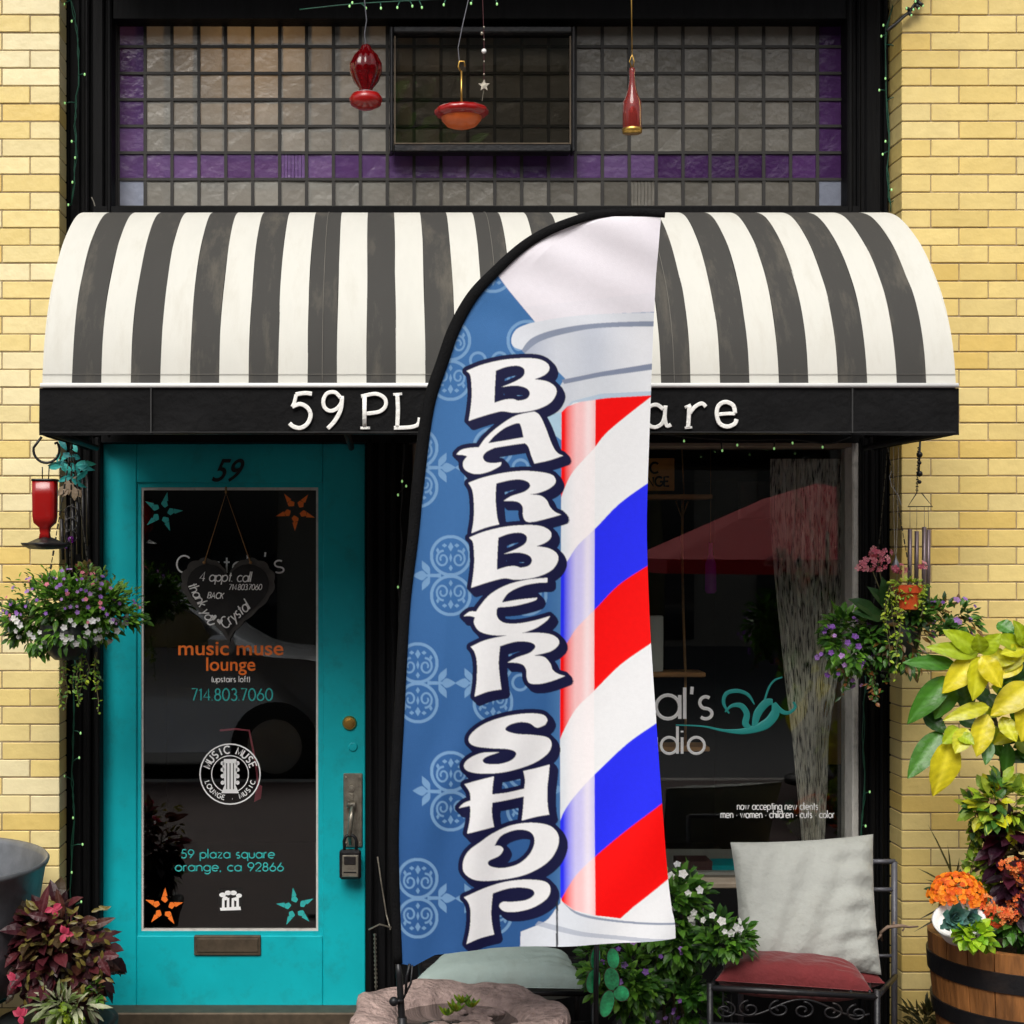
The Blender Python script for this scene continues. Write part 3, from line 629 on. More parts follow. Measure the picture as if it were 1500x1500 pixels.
# damask
dm = np.zeros((H, W), bool)
def ringm(cx, cy, r_, t_): 
    d = np.hypot(PX-cx, PY-cy); return np.abs(d-r_) < t_/2
def lobe(cx, cy, s_, q):
    global dm
    dm |= ringm(cx, cy, 28, 4.5)
    pts = []
    for side in (-1, 1):
        a = np.linspace(0, 1, 44); 
        for t in a:
            an = R(-90) + side*t*8.2; rr = 10.5*(1-t*.68)
            X_, Y_ = cx + side*(11.5) + rr*math.cos(an)*.95, cy + q*(5 + rr*math.sin(an)*1.15)
            pts.append((X_, Y_, 1.7*(1-t*.25)))
    for X_, Y_, rr in pts:
        sl = (slice(max(0, int((Y_-5-FY0)*SS)), max(0, int((Y_+5-FY0)*SS))), slice(max(0, int((X_-5-FX0)*SS)), max(0, int((X_+5-FX0)*SS))))
        dm[sl] |= np.hypot(PX[sl]-X_, PY[sl]-Y_) < rr
    for dx, dy, a, b2 in ((0, -13*q, 4, 7), (0, 18*q, 3, 5), (-9, -15*q, 4, 3), (9, -15*q, 4, 3), (-19, -8*q, 2.5, 4), (19, -8*q, 2.5, 4), (0, 3*q, 2.2, 7)):
        dm |= (np.abs(PX-cx-dx)/a + np.abs(PY-cy-dy)/b2) < 1
def fleur(cx, cy, s_):
    global dm
    P2 = [[(cx,cy-3),(cx+s_*36,cy-1.2),(cx+s_*36,cy+1.2),(cx,cy+3)], curve([(cx+s_*20,cy,1),(cx+s_*28,cy-7),(cx+s_*42,cy,1),(cx+s_*28,cy+7)]),
          curve([(cx+s_*16,cy,1),(cx+s_*17,cy-12),(cx+s_*28,cy-22,1),(cx+s_*27,cy-10)]), curve([(cx+s_*16,cy,1),(cx+s_*17,cy+12),(cx+s_*28,cy+22,1),(cx+s_*27,cy+10)])]
    for p_ in P2: dm |= rs(p_)
for k in range(-1, 4):
    y0 = 685 + 315*k
    for cx, s_, oy in ((612, 1, 0), (660, -1, 158), (772, 1, 158), (722, -1, 0)):
        for q in (-1, 1): lobe(cx, y0 + oy + q*29, 1, -q)
        fleur(cx + s_*14, y0+oy, s_); dm |= ringm(cx - s_*40, y0+oy, 11, 4)
setc(dm, (134,174,214), .72)
setc(PX > -1, (90,140,190), np.clip((PX-800)/22, 0, 1)*.45)
# pole artwork, each shape in photo pixels
pal = (174,206,226)
setc(rs(curve([(800,585,1),(830,560,1),(830,640,1),(822,645),(800,622)])), pal)
dome = [(700,290),(990,290),(990,470),(957,458),(890,460),(830,465),(785,476)] 
setc(rs([(732,407),(745,425),(762,446),(785,474),(830,466),(890,460),(1000,456),(1000,290),(700,290),(715,380)]), (236,231,239))
setc(rs([(770,450),(800,473),(1000,458),(1000,425)]), (224,224,233), .25)
bodyp = curve([(757,502,1),(775,486),(830,475),(890,471),(1000,470,1),(1000,540,1),(880,546),(828,556,1),(812,541),(785,530),(768,518)])
setc(rs(bodyp), (211,216,227)); mk = rs(bodyp).astype(np.float32); setc(mk > 0, (240,241,246), np.clip((PX-880)/60, 0, 1)*.75); setc(mk > 0, (140,152,178), np.clip((815-PX)/60, 0, 1)*.75); setc(mk > 0, (196,203,218), np.exp(-((PX-865)/22)**2)*.6)
setc(rs(curve([(775,474,1),(830,465),(890,460),(1000,458,1),(1000,471,1),(890,473),(820,482),(780,495),(765,513,1),(752,508),(749,496),(757,482)])), (222,226,235))
setc(rs(curve([(764,513,1),(780,495),(820,482),(890,473),(1000,470,1),(1000,478,1),(890,480),(830,489),(790,501),(768,518,1)])), (140,150,172))
low = curve([(826,556,1),(880,546),(1000,540,1),(1000,590,1),(880,584),(822,604,1),(800,606),(812,580)])
setc(rs(low), (214,219,228)); setc(rs(low), (176,184,202), np.clip((850-PX)/45, 0, 1)*.5); setc(rs(low), (240,242,246), np.clip((PX-890)/60, 0, 1)*.7)
setc(rs([(822,557),(880,545),(957,532),(1000,531),(1000,540),(957,541),(880,552),(826,563)]), (132,142,166))
setc(rs([(822,603),(838,588),(880,577),(1000,570),(1000,580),(880,584),(838,594)]), (176,200,222), .8)
white = rs([(822,604),(840,590),(1000,576),(1000,1365),(907,1350),(860,1345),(822,1330)]); setc(white, (243,244,247)); setc(white, (214,224,234), np.clip((848-PX)/30, 0, 1)*.7)
red, blue = (250,8,8), (40,48,252)
def E(*p): return list(p)
e1 = [(p_[0], p_[1]) for p_ in catmull([(1000,548),(953,582),(893,630),(870,657),(840,690),(827,715),(820,735)], False, 5)]
e2 = catmull([(1000,676),(951,707),(908,738),(873,774),(847,799),(833,820),(820,842)], False, 5)
e3 = catmull([(1000,798),(953,827),(908,857),(873,893),(847,919),(835,937),(820,962)], False, 5)
e4 = catmull([(1000,910),(954,943),(911,974),(872,1013),(845,1040),(826,1075),(820,1092)], False, 5)
e5 = catmull([(1000,1032),(960,1060),(919,1090),(872,1136),(841,1171),(826,1194),(820,1212)], False, 5)
e6 = catmull([(1000,1150),(968,1175),(919,1214),(872,1256),(845,1283),(828,1310),(818,1330)], False, 5)
clipm = (PX > 822) & rs([(820,606),(830,596),(850,589),(890,583),(1000,576),(1000,1400),(820,1400)])
bot = rs([(820,590),(1000,560),(1000,1344),(907,1344),(872,1341),(841,1334),(824,1322),(820,1310)])
setc(rs([(820,560),(1000,560)] + e1[0:]) & clipm, red)
setc(rs([*e2, *e3[::-1]]) & clipm, blue); setc(rs([*e3, *e4[::-1]]) & clipm, red)
setc(rs([*e5, *e6[::-1]]) & clipm & bot, blue); setc(rs([*e6, (820,1345), (907,1345), (927,1326), (1000,1266)]) & clipm & bot, red)
hl = np.where(PX < 872, np.clip((PX-826)/18, 0, 1), 0) * np.where(PX < 857, 1, np.clip((PX-826)/18, 0, 1)) * (.62 + .22*np.exp(-((PX-862)/7)**2))
setc(clipm & bot, (255,248,250), hl)
setc(clipm & bot, (255,252,252), .0)
cap = curve([(762,1420,1),(764,1368,1),(800,1352),(816,1332),(824,1322,1),(841,1334),(872,1341),(907,1345),(1000,1346,1),(1000,1420,1)])
cm = rs(cap); setc(cm, (222,227,236)); setc(cm, (246,247,250), np.clip((PX-850)/60, 0, 1)*.7)
setc(rs(curve([(824,1322,1),(850,1338),(907,1347),(1000,1348,1),(1000,1351,1),(905,1350),(848,1341)])), (150,160,180))
setc(rs(curve([(785,1358,1),(820,1366),(880,1374),(1000,1378,1),(1000,1372,1),(880,1368),(820,1358),(790,1352,1)])), (170,178,196), .7)
# lettering
k3 = lambda L: [(540 + p[0]/3.261, 480 + p[1]/3.261) + tuple(p[2:]) for p in L]
k4 = lambda L: [(540 + p[0]/2.587, 920 + p[1]/2.587) + tuple(p[2:]) for p in L]
Bo = [(467,207,1),(540,178),(640,155),(740,147),(812,152),(855,175),(860,205),(835,230),(790,248,1),(850,258),(890,285),(893,322),(860,365),(790,395),(700,408),(640,401),(600,408),(540,425),(477,446,1),(485,400),(492,330),(490,260),(484,225)]
Bh = [(607,207,1),(660,188),(715,184),(743,203),(735,235),(690,262),(633,285,1),(700,278),(750,290),(768,314),(755,340),(715,350),(690,343),(650,345),(600,360,1),(602,290)]
sh = lambda L, dx, dy: [(p[0]+dx, p[1]+dy) + tuple(p[2:]) for p in L]
LET = [curve(k3(Bo)), curve(k3(Bh)),
 curve(k3([(790,402,1),(815,420),(840,470),(875,560),(900,598),(928,612,1),(860,635),(790,650,1),(774,610),(762,572),(745,553,1),(680,562),(600,575,1),(560,595),(545,620),(560,642),(595,648),(632,643,1),(625,662),(570,690),(510,700),(460,680),(450,645),(470,615,1),(450,609),(418,607,1),(440,585),(480,575),(525,572,1),(560,525),(620,472),(700,422)])),
 curve(k3([(570,553,1),(600,518),(650,480),(708,458),(725,470),(738,525,1),(650,540)])),
 curve(k3([(475,742,1),(540,718),(640,695),(740,685),(830,692),(880,707),(892,740),(860,770),(810,790),(768,797,1),(820,803),(850,825),(865,855),(890,880),(920,893,1),(860,910),(790,927),(750,925),(735,895),(735,860),(715,835),(680,828),(643,828,1),(680,805),(740,785),(768,762),(760,738),(720,726),(670,730),(608,745,1),(605,820),(612,900),(622,940,1),(560,955),(490,982,1),(500,920),(502,850),(495,780)])),
 curve(k3(sh(Bo, 11, 796))), curve(k3(sh(Bh, 11, 796))),
 curve(k3([(855,1195,1),(760,1203),(660,1228),(580,1272),(530,1328),(512,1355,1),(480,1356),(452,1378,1),(480,1376),(506,1382,1),(502,1412),(530,1450),(600,1468),(700,1465),(790,1440),(850,1402),(868,1378,1),(800,1397),(720,1412),(650,1410),(615,1385),(610,1350),(617,1335,1),(700,1328),(790,1305),(806,1290,1),(720,1298),(635,1312,1),(665,1268),(730,1235),(800,1220),(855,1217,1)])),
 curve(k4([(385,70,1),(440,45),(520,28),(600,18),(680,22),(718,40),(722,65),(690,90),(625,105,1),(665,110),(690,135),(700,160),(720,175),(748,184,1),(700,202),(650,213),(612,210),(600,190),(598,160),(585,140),(560,132),(525,131,1),(560,112),(610,95),(632,73),(620,57),(580,50),(540,55),(497,68,1),(492,130),(497,190),(503,232,1),(450,240),(400,258,1),(408,200),(409,130),(400,90)])),
 curve(k4([(672,370,1),(680,350),(660,330),(600,325),(520,335),(440,360),(390,395),(378,425),(400,445),(460,455),(530,460),(560,475),(545,500),(500,515),(450,515),(432,503),(445,488),(495,471,1),(430,472),(380,492),(360,517),(375,540),(430,551),(520,546),(620,520),(680,482),(697,445),(680,418),(620,407),(560,402),(520,388),(530,370),(570,358),(610,362),(640,380)])),
 curve(k4([(362,590,1),(420,575),(475,562,1),(470,600),(468,630,1),(530,625),(592,613,1),(595,580),(588,545,1),(640,535),(690,522,1),(685,570),(680,620),(682,680),(688,712,1),(640,720),(583,735,1),(588,690),(591,643,1),(530,654),(468,662,1),(468,710),(476,755,1),(430,764),(372,777,1),(382,730),(385,690),(383,672,1),(340,681,1),(360,662),(386,652,1),(382,620)])),
 curve(k4([(620,743),(690,755),(722,790),(718,840),(680,895),(600,940),(500,960),(410,955),(362,925),(358,880),(380,840),(425,808),(470,780),(540,753)])),
 curve(k4([(478,828,1),(505,790),(565,770),(615,778),(632,812),(615,860),(570,900),(510,915),(462,905),(455,885),(495,868),(512,845),(500,830)])),
 curve(k4([(360,1017,1),(430,990),(520,968),(600,960),(670,967),(692,992),(680,1030),(630,1065),(570,1082),(520,1082),(497,1062),(510,1045),(545,1045),(600,1038),(630,1018),(622,998),(580,990),(530,994),(472,1010,1),(466,1080),(470,1130),(478,1168,1),(420,1178),(370,1195,1),(382,1140),(386,1080),(378,1040)]))]
lm = np.zeros((H, W), bool)
for p_ in LET: lm ^= rs(p_) if p_ in (LET[1], LET[3], LET[6], LET[12]) else (rs(p_) & ~lm)
def dil(m_, r_, dx=0, dy=0):
    o = m_.copy(); 
    for rr in (r_, r_*.6, r_*.3):
        for k in range(32):
            a = 2*math.pi*k/32; o |= np.roll(m_, (int(round((rr*math.sin(a)+dy)*SS)), int(round((rr*math.cos(a)+dx)*SS))), (0, 1))
    return o
full = np.zeros((H, W), bool)
ol = dil(lm, 6.5) | dil(lm, 6.5, 2.5, 2.5) | dil(lm, 6.5, 5, 5) | dil(lm, 6, 7, 8)
setc(ol, (22,24,62)); setc(lm, (243,243,245)); 
setc(rs([(815.6,1324),(818.4,1322),(817.6,1400),(815.0,1400)]), (36,40,48))
# cloth sheet whose rows follow the flag outline
LB = [(893,318),(860,325),(813,343),(773,367),(732,407),(700,443),(675,487),(657,533),(637,597),(622,710),(614,787),(604,870),(598,940),(592,1060),(586,1190),(587,1300),(591,1415)]
RB = [(968,318),(962,380),(958,447),(955,547),(953,613),(950,713),(949,787),(953,909),(956,970),(961,1055),(969,1190),(977,1290),(983,1340),(986,1372),(987,1415)]
LBc = sorted([tuple(q) for q in catmull(LB, False, 8)], key=lambda q: q[1]); RBc = sorted([tuple(q) for q in catmull(RB, False, 8)], key=lambda q: q[1])
ys = np.arange(318, 1415.01, 1.0); nx = 396
xl = np.interp(ys, [q[1] for q in LBc], [q[0] for q in LBc]) - 6; xr = np.interp(ys, [q[1] for q in RBc], [q[0] for q in RBc])
u = np.linspace(0, 1, nx)[None, :]; GX = xl[:, None]*(1-u) + xr[:, None]*u; GYp = np.repeat(ys[:, None], nx, 1)
bt = np.interp(GX, [575,591,606,637,675,764,816,888,986], [1413,1412,1415,1399,1393,1390,1388,1382,1371])
GYp = np.where(GYp > 1330, 1330 + (GYp-1330)*(bt-1330)/85.0, GYp)
ci = np.clip(((GX-FX0)*SS), 1, W-2); ri = np.clip(((GYp-FY0)*SS), 1, H-2)
c0, r0 = (ci-.5).astype(int), (ri-.5).astype(int); fx, fy = (ci-.5-c0)[..., None], (ri-.5-r0)[..., None]
bl = img.copy(); bl[1:-1, 1:-1] = (img[1:-1, 1:-1]*2 + img[:-2, 1:-1] + img[2:, 1:-1] + img[1:-1, :-2] + img[1:-1, 2:]) / 6
colr = bl[r0, c0]*(1-fx)*(1-fy) + bl[r0, c0+1]*fx*(1-fy) + bl[r0+1, c0]*(1-fx)*fy + bl[r0+1, c0+1]*fx*fy
wv = .015*np.sin((GX-600)/52 + GYp/300) * np.clip((GYp-420)/700, 0, 1) + .016*np.sin(GX/95 + GYp/210)*u**1.0 + .007*np.sin(GX/21+GYp/420)*np.clip((GYp-1150)/260, 0, 1) + .004*np.sin((GX*1.0-GYp*.55)/24)*np.clip((650-GYp)/300, 0, 1)
wv = wv + .0065*np.sin((GX + GYp*.30)/13.5 + np.sin(GYp/60)) * np.clip((GYp-700)/500, 0, 1) * np.clip(1-u*1.25, 0, 1) + .004*np.sin((GX*.8 + GYp*.5)/17) * np.clip((GYp-1000)/300, 0, 1) * np.clip(u*2-.8, 0, 1) + .004*np.sin((GX*.55-GYp)/15)*np.clip((520-GYp)/150, 0, 1)
wv = wv * np.clip(u*6, 0, 1)
Yf = FY + wv; d = CAMD + FY
VXs = (GX-VX)*d/F; VZs = EYE - (GYp-VY)*d/F
base = P(590, 1500, FY); base = Vector((P(592, 1767, FY).x, FY, 0))
fl = thing('feather_flag', 'tall feather banner printed with a striped pole and white letters on damask blue', 'banner flag', base)
me = bpy.data.meshes.new('fabric'); ny = len(ys)
co = np.stack([VXs, Yf, VZs], -1).reshape(-1, 3) - np.array(base); me.vertices.add(len(co)); me.vertices.foreach_set('co', co.ravel())
idx = np.arange(ny*nx).reshape(ny, nx); q4 = np.stack([idx[:-1, :-1], idx[1:, :-1], idx[1:, 1:], idx[:-1, 1:]], -1).reshape(-1, 4)
me.loops.add(q4.size); me.loops.foreach_set('vertex_index', q4.ravel()); me.polygons.add(len(q4)); me.polygons.foreach_set('loop_start', np.arange(0, q4.size, 4)); me.polygons.foreach_set('loop_total', np.full(len(q4), 4)) if False else None
me.update(calc_edges=True); me.validate()
ca = me.color_attributes.new('Col', 'FLOAT_COLOR', 'POINT'); cc = np.ones((len(co), 4), np.float32); cc[:, :3] = np.clip(colr.reshape(-1, 3), 0, 1)*.93; ca.data.foreach_set('color', cc.ravel())
me.polygons.foreach_set('use_smooth', [True]*len(me.polygons))
me.materials.append(mat('printed_polyester', attr=True, rough=.55, var=.025, vs=90, bump=.12, bs=500, trans=.08, sheen=.0, spec=.15))
o = bpy.data.objects.new('fabric', me); C.objects.link(o); o.parent = fl
# black pole sleeve along the curved edge
cl = [(974,313),(940,311),(893,312),(858,318),(808,336),(766,361),(724,399),(692,434),(666,480),(648,530),(627,597),(612,710),(605,787),(595,870),(590,940),(584,1060),(577,1200),(578,1300),(583,1411)]
th = [7,7,7,7.5,8,8.5,9,10,10.5,10.5,10.5,10.5,9.5,9,9,9,9,8.5,7.5]
c = catmull(cl, False, 6); rr = np.interp(np.linspace(0, len(cl)-1, len(c)), range(len(cl)), th)
v = MB(); v.tube([P(x, y, FY-.004) for x, y in c], [q*.86*d/F for q in rr], 12, flat=((0, 1, 0), .55)); v.build('sleeve', M['cordmat'], fl, True)
v = MB(); pc = [P(x, y, FY-.002) for x, y in c[-8:]] + [P(585, 1430, FY), P(589, 1500, FY), P(592, 1700, FY)]; v.tube(pc[-4:], [.0075, .0085, .0095, .0105], 12); v.tube([P(589,1490,FY), P(592,1764,FY)], .0125, 12); v.build('pole', M['carbon'], fl, True)
v = MB(); v.tube([P(600,1412,FY-.012), P(596,1430,FY-.014), P(594,1456,FY-.014)], .004, 6); v.tube([P(604,1414,FY-.012), P(602,1440,FY-.014), P(590,1464,FY-.012)], .003, 6)
v.ball(P(577, 1467, FY-.014), .013, 10); v.tube([P(577,1467,FY-.014), P(590,1466,FY-.014)], .005, 6); v.build('cord_lock', M['blackmetal'], fl, True)
v = MB()
for a in (0, 90, 180, 270): v.tube([base+Vector((0,0,.03)), base+Vector((.42*math.cos(R(a+20)), .42*math.sin(R(a+20)), .012))], [.016, .01], 8)
v.build('cross_base', M['carbon'], fl, True)
# ---------------------------------------------------------------- things on the door
def heart(cx, cy, w_, h_, n=48, scal=0.0):
    out = []
    for i in range(n):
        t = 2*math.pi*i/n; x = 16*math.sin(t)**3; y = 13*math.cos(t)-5*math.cos(2*t)-2*math.cos(3*t)-math.cos(4*t)
        k = 1 + scal*(abs(math.sin(t*12)))
        out.append((cx + x/16*w_/2*k, cy - (y+2.5)/14.5*h_/2*k))
    return out
HYY = DY - .03
hs_ = thing('heart_chalkboard', 'dark heart shaped chalkboard with chalk writing hanging from twine on the door glass', 'sign', P(334, 880, HYY))
v = MB(); v.prism(heart(334, 880, 134, 122, 144, .045), HYY+.004, .010); v.build('frame', mat('worn_pewter', (.06,.055,.05), .6, var=.3, vs=20), hs_)
v = MB(); v.prism(heart(334, 879, 120, 106), HYY, .0038); v.build('board', M['slate'], hs_)
v = MB(); v.tube([P(300,822,HYY+.002), P(331,722,HYY+.012), P(366,822,HYY+.002)], .0022, 6); v.tube([P(331,722,HYY+.012), P(331,714,DY-.001)], .004, 6)
v.ball(P(299,824,HYY-.002), .006, 6); v.ball(P(367,824,HYY-.002), .006, 6); v.build('twine', M['twine'], hs_, True)
v = MB(); CY = HYY - .0012
def rtext(s_, px, py, h, ang, th=1.4, xs=.8, track=.12, sl=.2):
    x = 0; ca_, sa = math.cos(R(ang)), math.sin(R(ang))
    for ch in s_:
        gw, st = G[ch]
        for q in st:
            pts = []
            for a, b_ in q: X_ = (x + (a + b_*sl)*h*xs); Y_ = -b_*h; pts.append((px + X_*ca_ - Y_*sa, py + X_*sa + Y_*ca_))
            stroke(v, pts, CY, th, flat=.2)
        x += (gw + track)*h*xs
rtext('4 appt. call', 292, 851, 15, 1, 1.7, .86); rtext('714.803.7060', 335, 864, 9, 0, 1.2, .85); rtext('BACK', 304, 876, 9, 3, 1.5, .9)
rtext('thank you', 275, 858, 15, 62, 1.9, .85); rtext('Crystal', 330, 922, 17, -40, 2.0, .8)
for cx, cy in ((313, 905), (322, 911)): v.prism(heart(cx, cy, 9, 9, 20), CY-.0005, .001)
v.build('chalk_writing', M['chalk'], hs_)
lk = thing('key_lock_box', 'grey and black padlock key box hanging from the door handle', 'lock box', P(513, 1256, DY-.05))
v = MB(); v.pbox(497, 1246, 529, 1289, DY-.075, DY-.035, bev=.008); v.build('case', M['blackmetal'], lk)
v = MB(); v.pbox(501, 1253, 525, 1285, DY-.079, DY-.074, bev=.003); v.build('face', M['steel'], lk)
v = MB(); v.pbox(504, 1255, 521, 1267, DY-.082, DY-.078, bev=.002); v.pbox(503, 1277, 522, 1279, DY-.0805, DY-.078); v.build('shutter', M['blackmetal'], lk)
v = MB(); v.tube([P(505,1250,DY-.055)] + [P(513+9*math.cos(R(a)), 1232-9*math.sin(R(a)), DY-.055) for a in range(180, -1, -30)] + [P(522,1250,DY-.055)], .0058, 8); v.build('shackle', M['blackmetal'], lk, True)
v = MB(); st = [P(x, y, .285) for x, y in [(322,1070),(345,1068),(365,1070),(369,1090),(375,1120),(378,1150)]]; v.tube(st, .004, 6, flat=((0,1,0),.3)); v.prism([(376,1147),(384,1152),(382,1170),(372,1175)], .285, .004)
tag(v.build('ribbon', M['pinkribbon']), 'pink ribbon with a tassel end hanging behind the door glass', 'ribbon')

# ---------------------------------------------------------------- foliage builders
def rnd(a, b_): return random.uniform(a, b_)
def bush(mb, c, rad, n, L, W, pal, droop=.15, clumps=0, curl=.3, inner=.35, facing=.5):
    c = Vector(c); cl_ = []
    for _ in range(clumps):
        d_ = Vector((random.gauss(0,1), random.gauss(0,1), random.gauss(0,1))).normalized(); cl_.append(Vector((d_.x*rad[0], d_.y*rad[1], d_.z*rad[2]))*rnd(.45,.95))
    for i in range(n):
        d_ = Vector((random.gauss(0,1), random.gauss(0,1), random.gauss(0,1))).normalized(); k = rnd(inner, 1)**.6
        off = Vector((d_.x*rad[0], d_.y*rad[1], d_.z*rad[2])) * k
        if cl_:
            q = random.choice(cl_); off = q + Vector((d_.x*rad[0], d_.y*rad[1], d_.z*rad[2]))*rnd(.08,.36)
        out = Vector((off.x/max(rad[0],.01), off.y/max(rad[1],.01), off.z/max(rad[2],.01))).normalized()
        dr = (out*.7 + d_*.6 + Vector((0,-.25,.1-droop))).normalized(); nr = Vector((rnd(-.5,.5), -facing + rnd(-.5,.5), 1+rnd(-.4,.4)))
        q = random.choice(pal); kk = rnd(.75, 1.2); s_ = rnd(.6, 1.25)
        mb.leaf(c + off, dr, nr, L*s_, W*s_, tuple(v_*kk for v_ in q), curl=curl*rnd(.3, 1.6))
def flowers(mb, c, rad, n, r_, pal, front=True, cc=None, zb=(-1, 1), np_=5):
    c = Vector(c)
    for i in range(n):
        for _ in range(20):
            d_ = Vector((random.gauss(0,1), random.gauss(0,1), random.gauss(0,1))).normalized()
            if (not front or d_.y < .15) and zb[0] <= d_.z <= zb[1]: break
        p = c + Vector((d_.x*rad[0], d_.y*rad[1], d_.z*rad[2]))*rnd(.85, 1.08); q = random.choice(pal); k = rnd(.8, 1.1)
        mb.petals(p, d_ + Vector((0,-.8,.25)), r_*rnd(.7,1.25), tuple(v_*k for v_ in q), np_, cc)
def vine(mb, sb, p, length, sway, n, L, W, pal, r_=.0015, d=(0,0,-1)):
    p = Vector(p); path = [p.copy()]; ph = rnd(0, 6); d = Vector(d)
    for i in range(n):
        t = (i+1)/n; d = (d + Vector((0,0,-.12))).normalized(); p = p + d*length/n + Vector((math.sin(ph + t*6)*sway/n*2, math.cos(ph+t*5)*sway/n, 0)); path.append(p.copy())
        for s_ in (-1, 1):
            if random.random() < .25: continue
            q = random.choice(pal); k = rnd(.65, 1.25); mb.leaf(p + Vector((rnd(-.004,.004), rnd(-.004,.004), rnd(-.006,.006))), (s_*rnd(.1,1), rnd(-1,.3), rnd(-1,.7)), (rnd(-.5,.5), -.7, rnd(.1,.9)), L*rnd(.45,1.5), W*rnd(.6,1.4), tuple(v_*k for v_ in q))
    sb.tube(path, r_, 5)
GR = [lin(c) for c in ((76,122,32), (96,146,42), (56,98,28), (116,162,56), (42,76,26))]
GRD = [lin(c) for c in ((50,94,30), (70,118,38), (36,68,26), (90,138,48))]
LIME = [lin(c) for c in ((150,175,40), (128,160,40), (172,190,60), (112,140,40))]
WHT = [(.8,.8,.78), (.85,.84,.8), (.72,.72,.72)]; PUR = [lin(c) for c in ((150,100,190), (170,125,205), (130,80,170), (185,140,205))]
PINK = [lin(c) for c in ((226,130,150), (214,110,134), (236,160,170))]
def chains(v, top, pts, r_=.0016):
    for p in pts:
        a = Vector(top); b_ = Vector(p); n = 26
        for i in range(n):
            q0 = a.lerp(b_, i/n); q1 = a.lerp(b_, (i+.8)/n); v.tube([q0, q1], r_ if i % 2 else r_*1.9, 4)

# ---------------------------------------------------------------- left: hanging feeder, chime, basket
LF = -.80
fd = thing('hummingbird_feeder', 'red square bottle feeder with dark dish hanging from the left end of the awning', 'bird feeder', P(66, 800, LF))
s_ = (CAMD+LF)/F
v = MB(); c0 = P(66, 0, LF)
def lz(y, Y=LF): return P(0, y, Y).z
def sq(q): return 1/max(abs(math.cos(q)), abs(math.sin(q)))**.7
v.lathe((c0.x, LF, 0), [(12*s_, lz(703)), (17.5*s_, lz(705)), (17.5*s_, lz(725)), (17*s_, lz(757)), (15.5*s_, lz(766)), (8*s_, lz(773)), (7*s_, lz(781)), (8.5*s_, lz(789))], 24, mod=sq); v.build('bottle', M['redplastic'], fd, True)
v = MB(); v.lathe((c0.x, LF, 0), [(18.5*s_, lz(702)), (18.5*s_, lz(705)), (5*s_, lz(705))], 24, mod=sq)
v.lathe((c0.x+.002, LF, 0), [(8*s_, lz(787)), (14*s_, lz(790)), (26*s_, lz(796)), (33*s_, lz(795)), (31*s_, lz(799)), (22*s_, lz(804)), (6*s_, lz(805))], 28, mod=lambda q: 1+.12*math.cos(q*4)); v.build('dish', M['blackmetal'], fd, True)
v = MB(); v.tube([P(62,702,LF), P(62,684,LF)], .0018, 5); v.tube([P(71,702,LF), P(72,683,LF)], .0018, 5)
v.tube([P(61,640,LF), P(52,652,LF)] + [P(68+19*math.cos(R(a)), 659-19*math.sin(R(a)), LF) for a in range(170, 400, 15)] + [P(80,650,LF)], .004, 8); v.build('hanger', M['blackmetal'], fd, True)
CH = -.28
wc = thing('wind_mobile', 'dangling mobile with turquoise bow and dark metal pieces above the left flower basket', 'wind chime', P(108, 740, CH))
v = MB(); cs = [lin((40,150,150)), lin((60,170,165)), lin((30,120,125))]
for i in range(26): v.leaf(P(112+rnd(-26,18), 676+rnd(-16,24), CH+rnd(-.03,.03)), (rnd(-1,1), rnd(-.6,.2), rnd(-1,.6)), (rnd(-1,1), -1, rnd(-.5,.5)), rnd(.03,.065), .02, random.choice(cs), curl=.5)
v.build('bow', M['petal'], wc)
v = MB()
for i in range(8): v.leaf(P(108+rnd(-12,8), 702+rnd(-6,26), CH-.01), (rnd(-1,1), -.2, -1), (0, -1, .2), rnd(.03,.05), .024, lin((150,132,112)))
v.build('shells', M['petal'], wc)
v = MB()
for x, a, e in ((97,745,835), (106,738,838), (113,735,812), (121,700,820), (128,690,800), (90,760,820)): v.tube([P(x, 690, CH), P(x, a, CH)], .0008, 4); v.tube([P(x, a, CH), P(x+2, e, CH)], .006, 8)
for y in (750, 768, 786): v.tube([P(104+9*math.cos(R(a)), y+9*math.sin(R(a)), CH-.01) for a in range(0, 361, 30)], .002, 5)
v.tube([P(110, 640, CH), P(110, 690, CH)], .001, 4); v.build('metal_pieces', M['blackmetal'], wc, True)
v = MB(); v.ball(P(104,790,CH-.014), .011, 10); v.ball(P(96,800,CH-.012), .008, 8); v.build('glass_beads', M['purpleglass'], wc, True)
BY = -.42; s_ = (CAMD+BY)/F
bk = thing('hanging_flower_basket', 'hanging basket overflowing with small white and purple flowers left of the teal door', 'hanging basket', P(100, 965, BY))
v = MB(); c0 = P(98, 0, BY); v.lathe((c0.x, BY, 0), [(18*s_, lz(966,BY)), (27*s_, lz(958,BY)), (36*s_, lz(938,BY)), (39*s_, lz(915,BY)), (35*s_, lz(915,BY)), (20*s_, lz(925,BY))], 28); v.build('pot', M['blackpot'], bk, True)
v = MB(); chains(v, P(105, 650, BY), [P(62, 905, BY-.05), P(140, 905, BY-.05), P(102, 905, BY+.1)]); v.build('chain', M['wire'], bk)
v = MB(); bush(v, P(102, 900, BY), (92*s_, .15, 46*s_), 1500, .034, .016, GR, .15, 26); bush(v, P(50, 915, BY), (42*s_, .1, 36*s_), 320, .032, .015, GR, .2, 8); bush(v, P(150, 890, BY), (50*s_, .1, 32*s_), 320, .032, .015, GR, .1, 8)
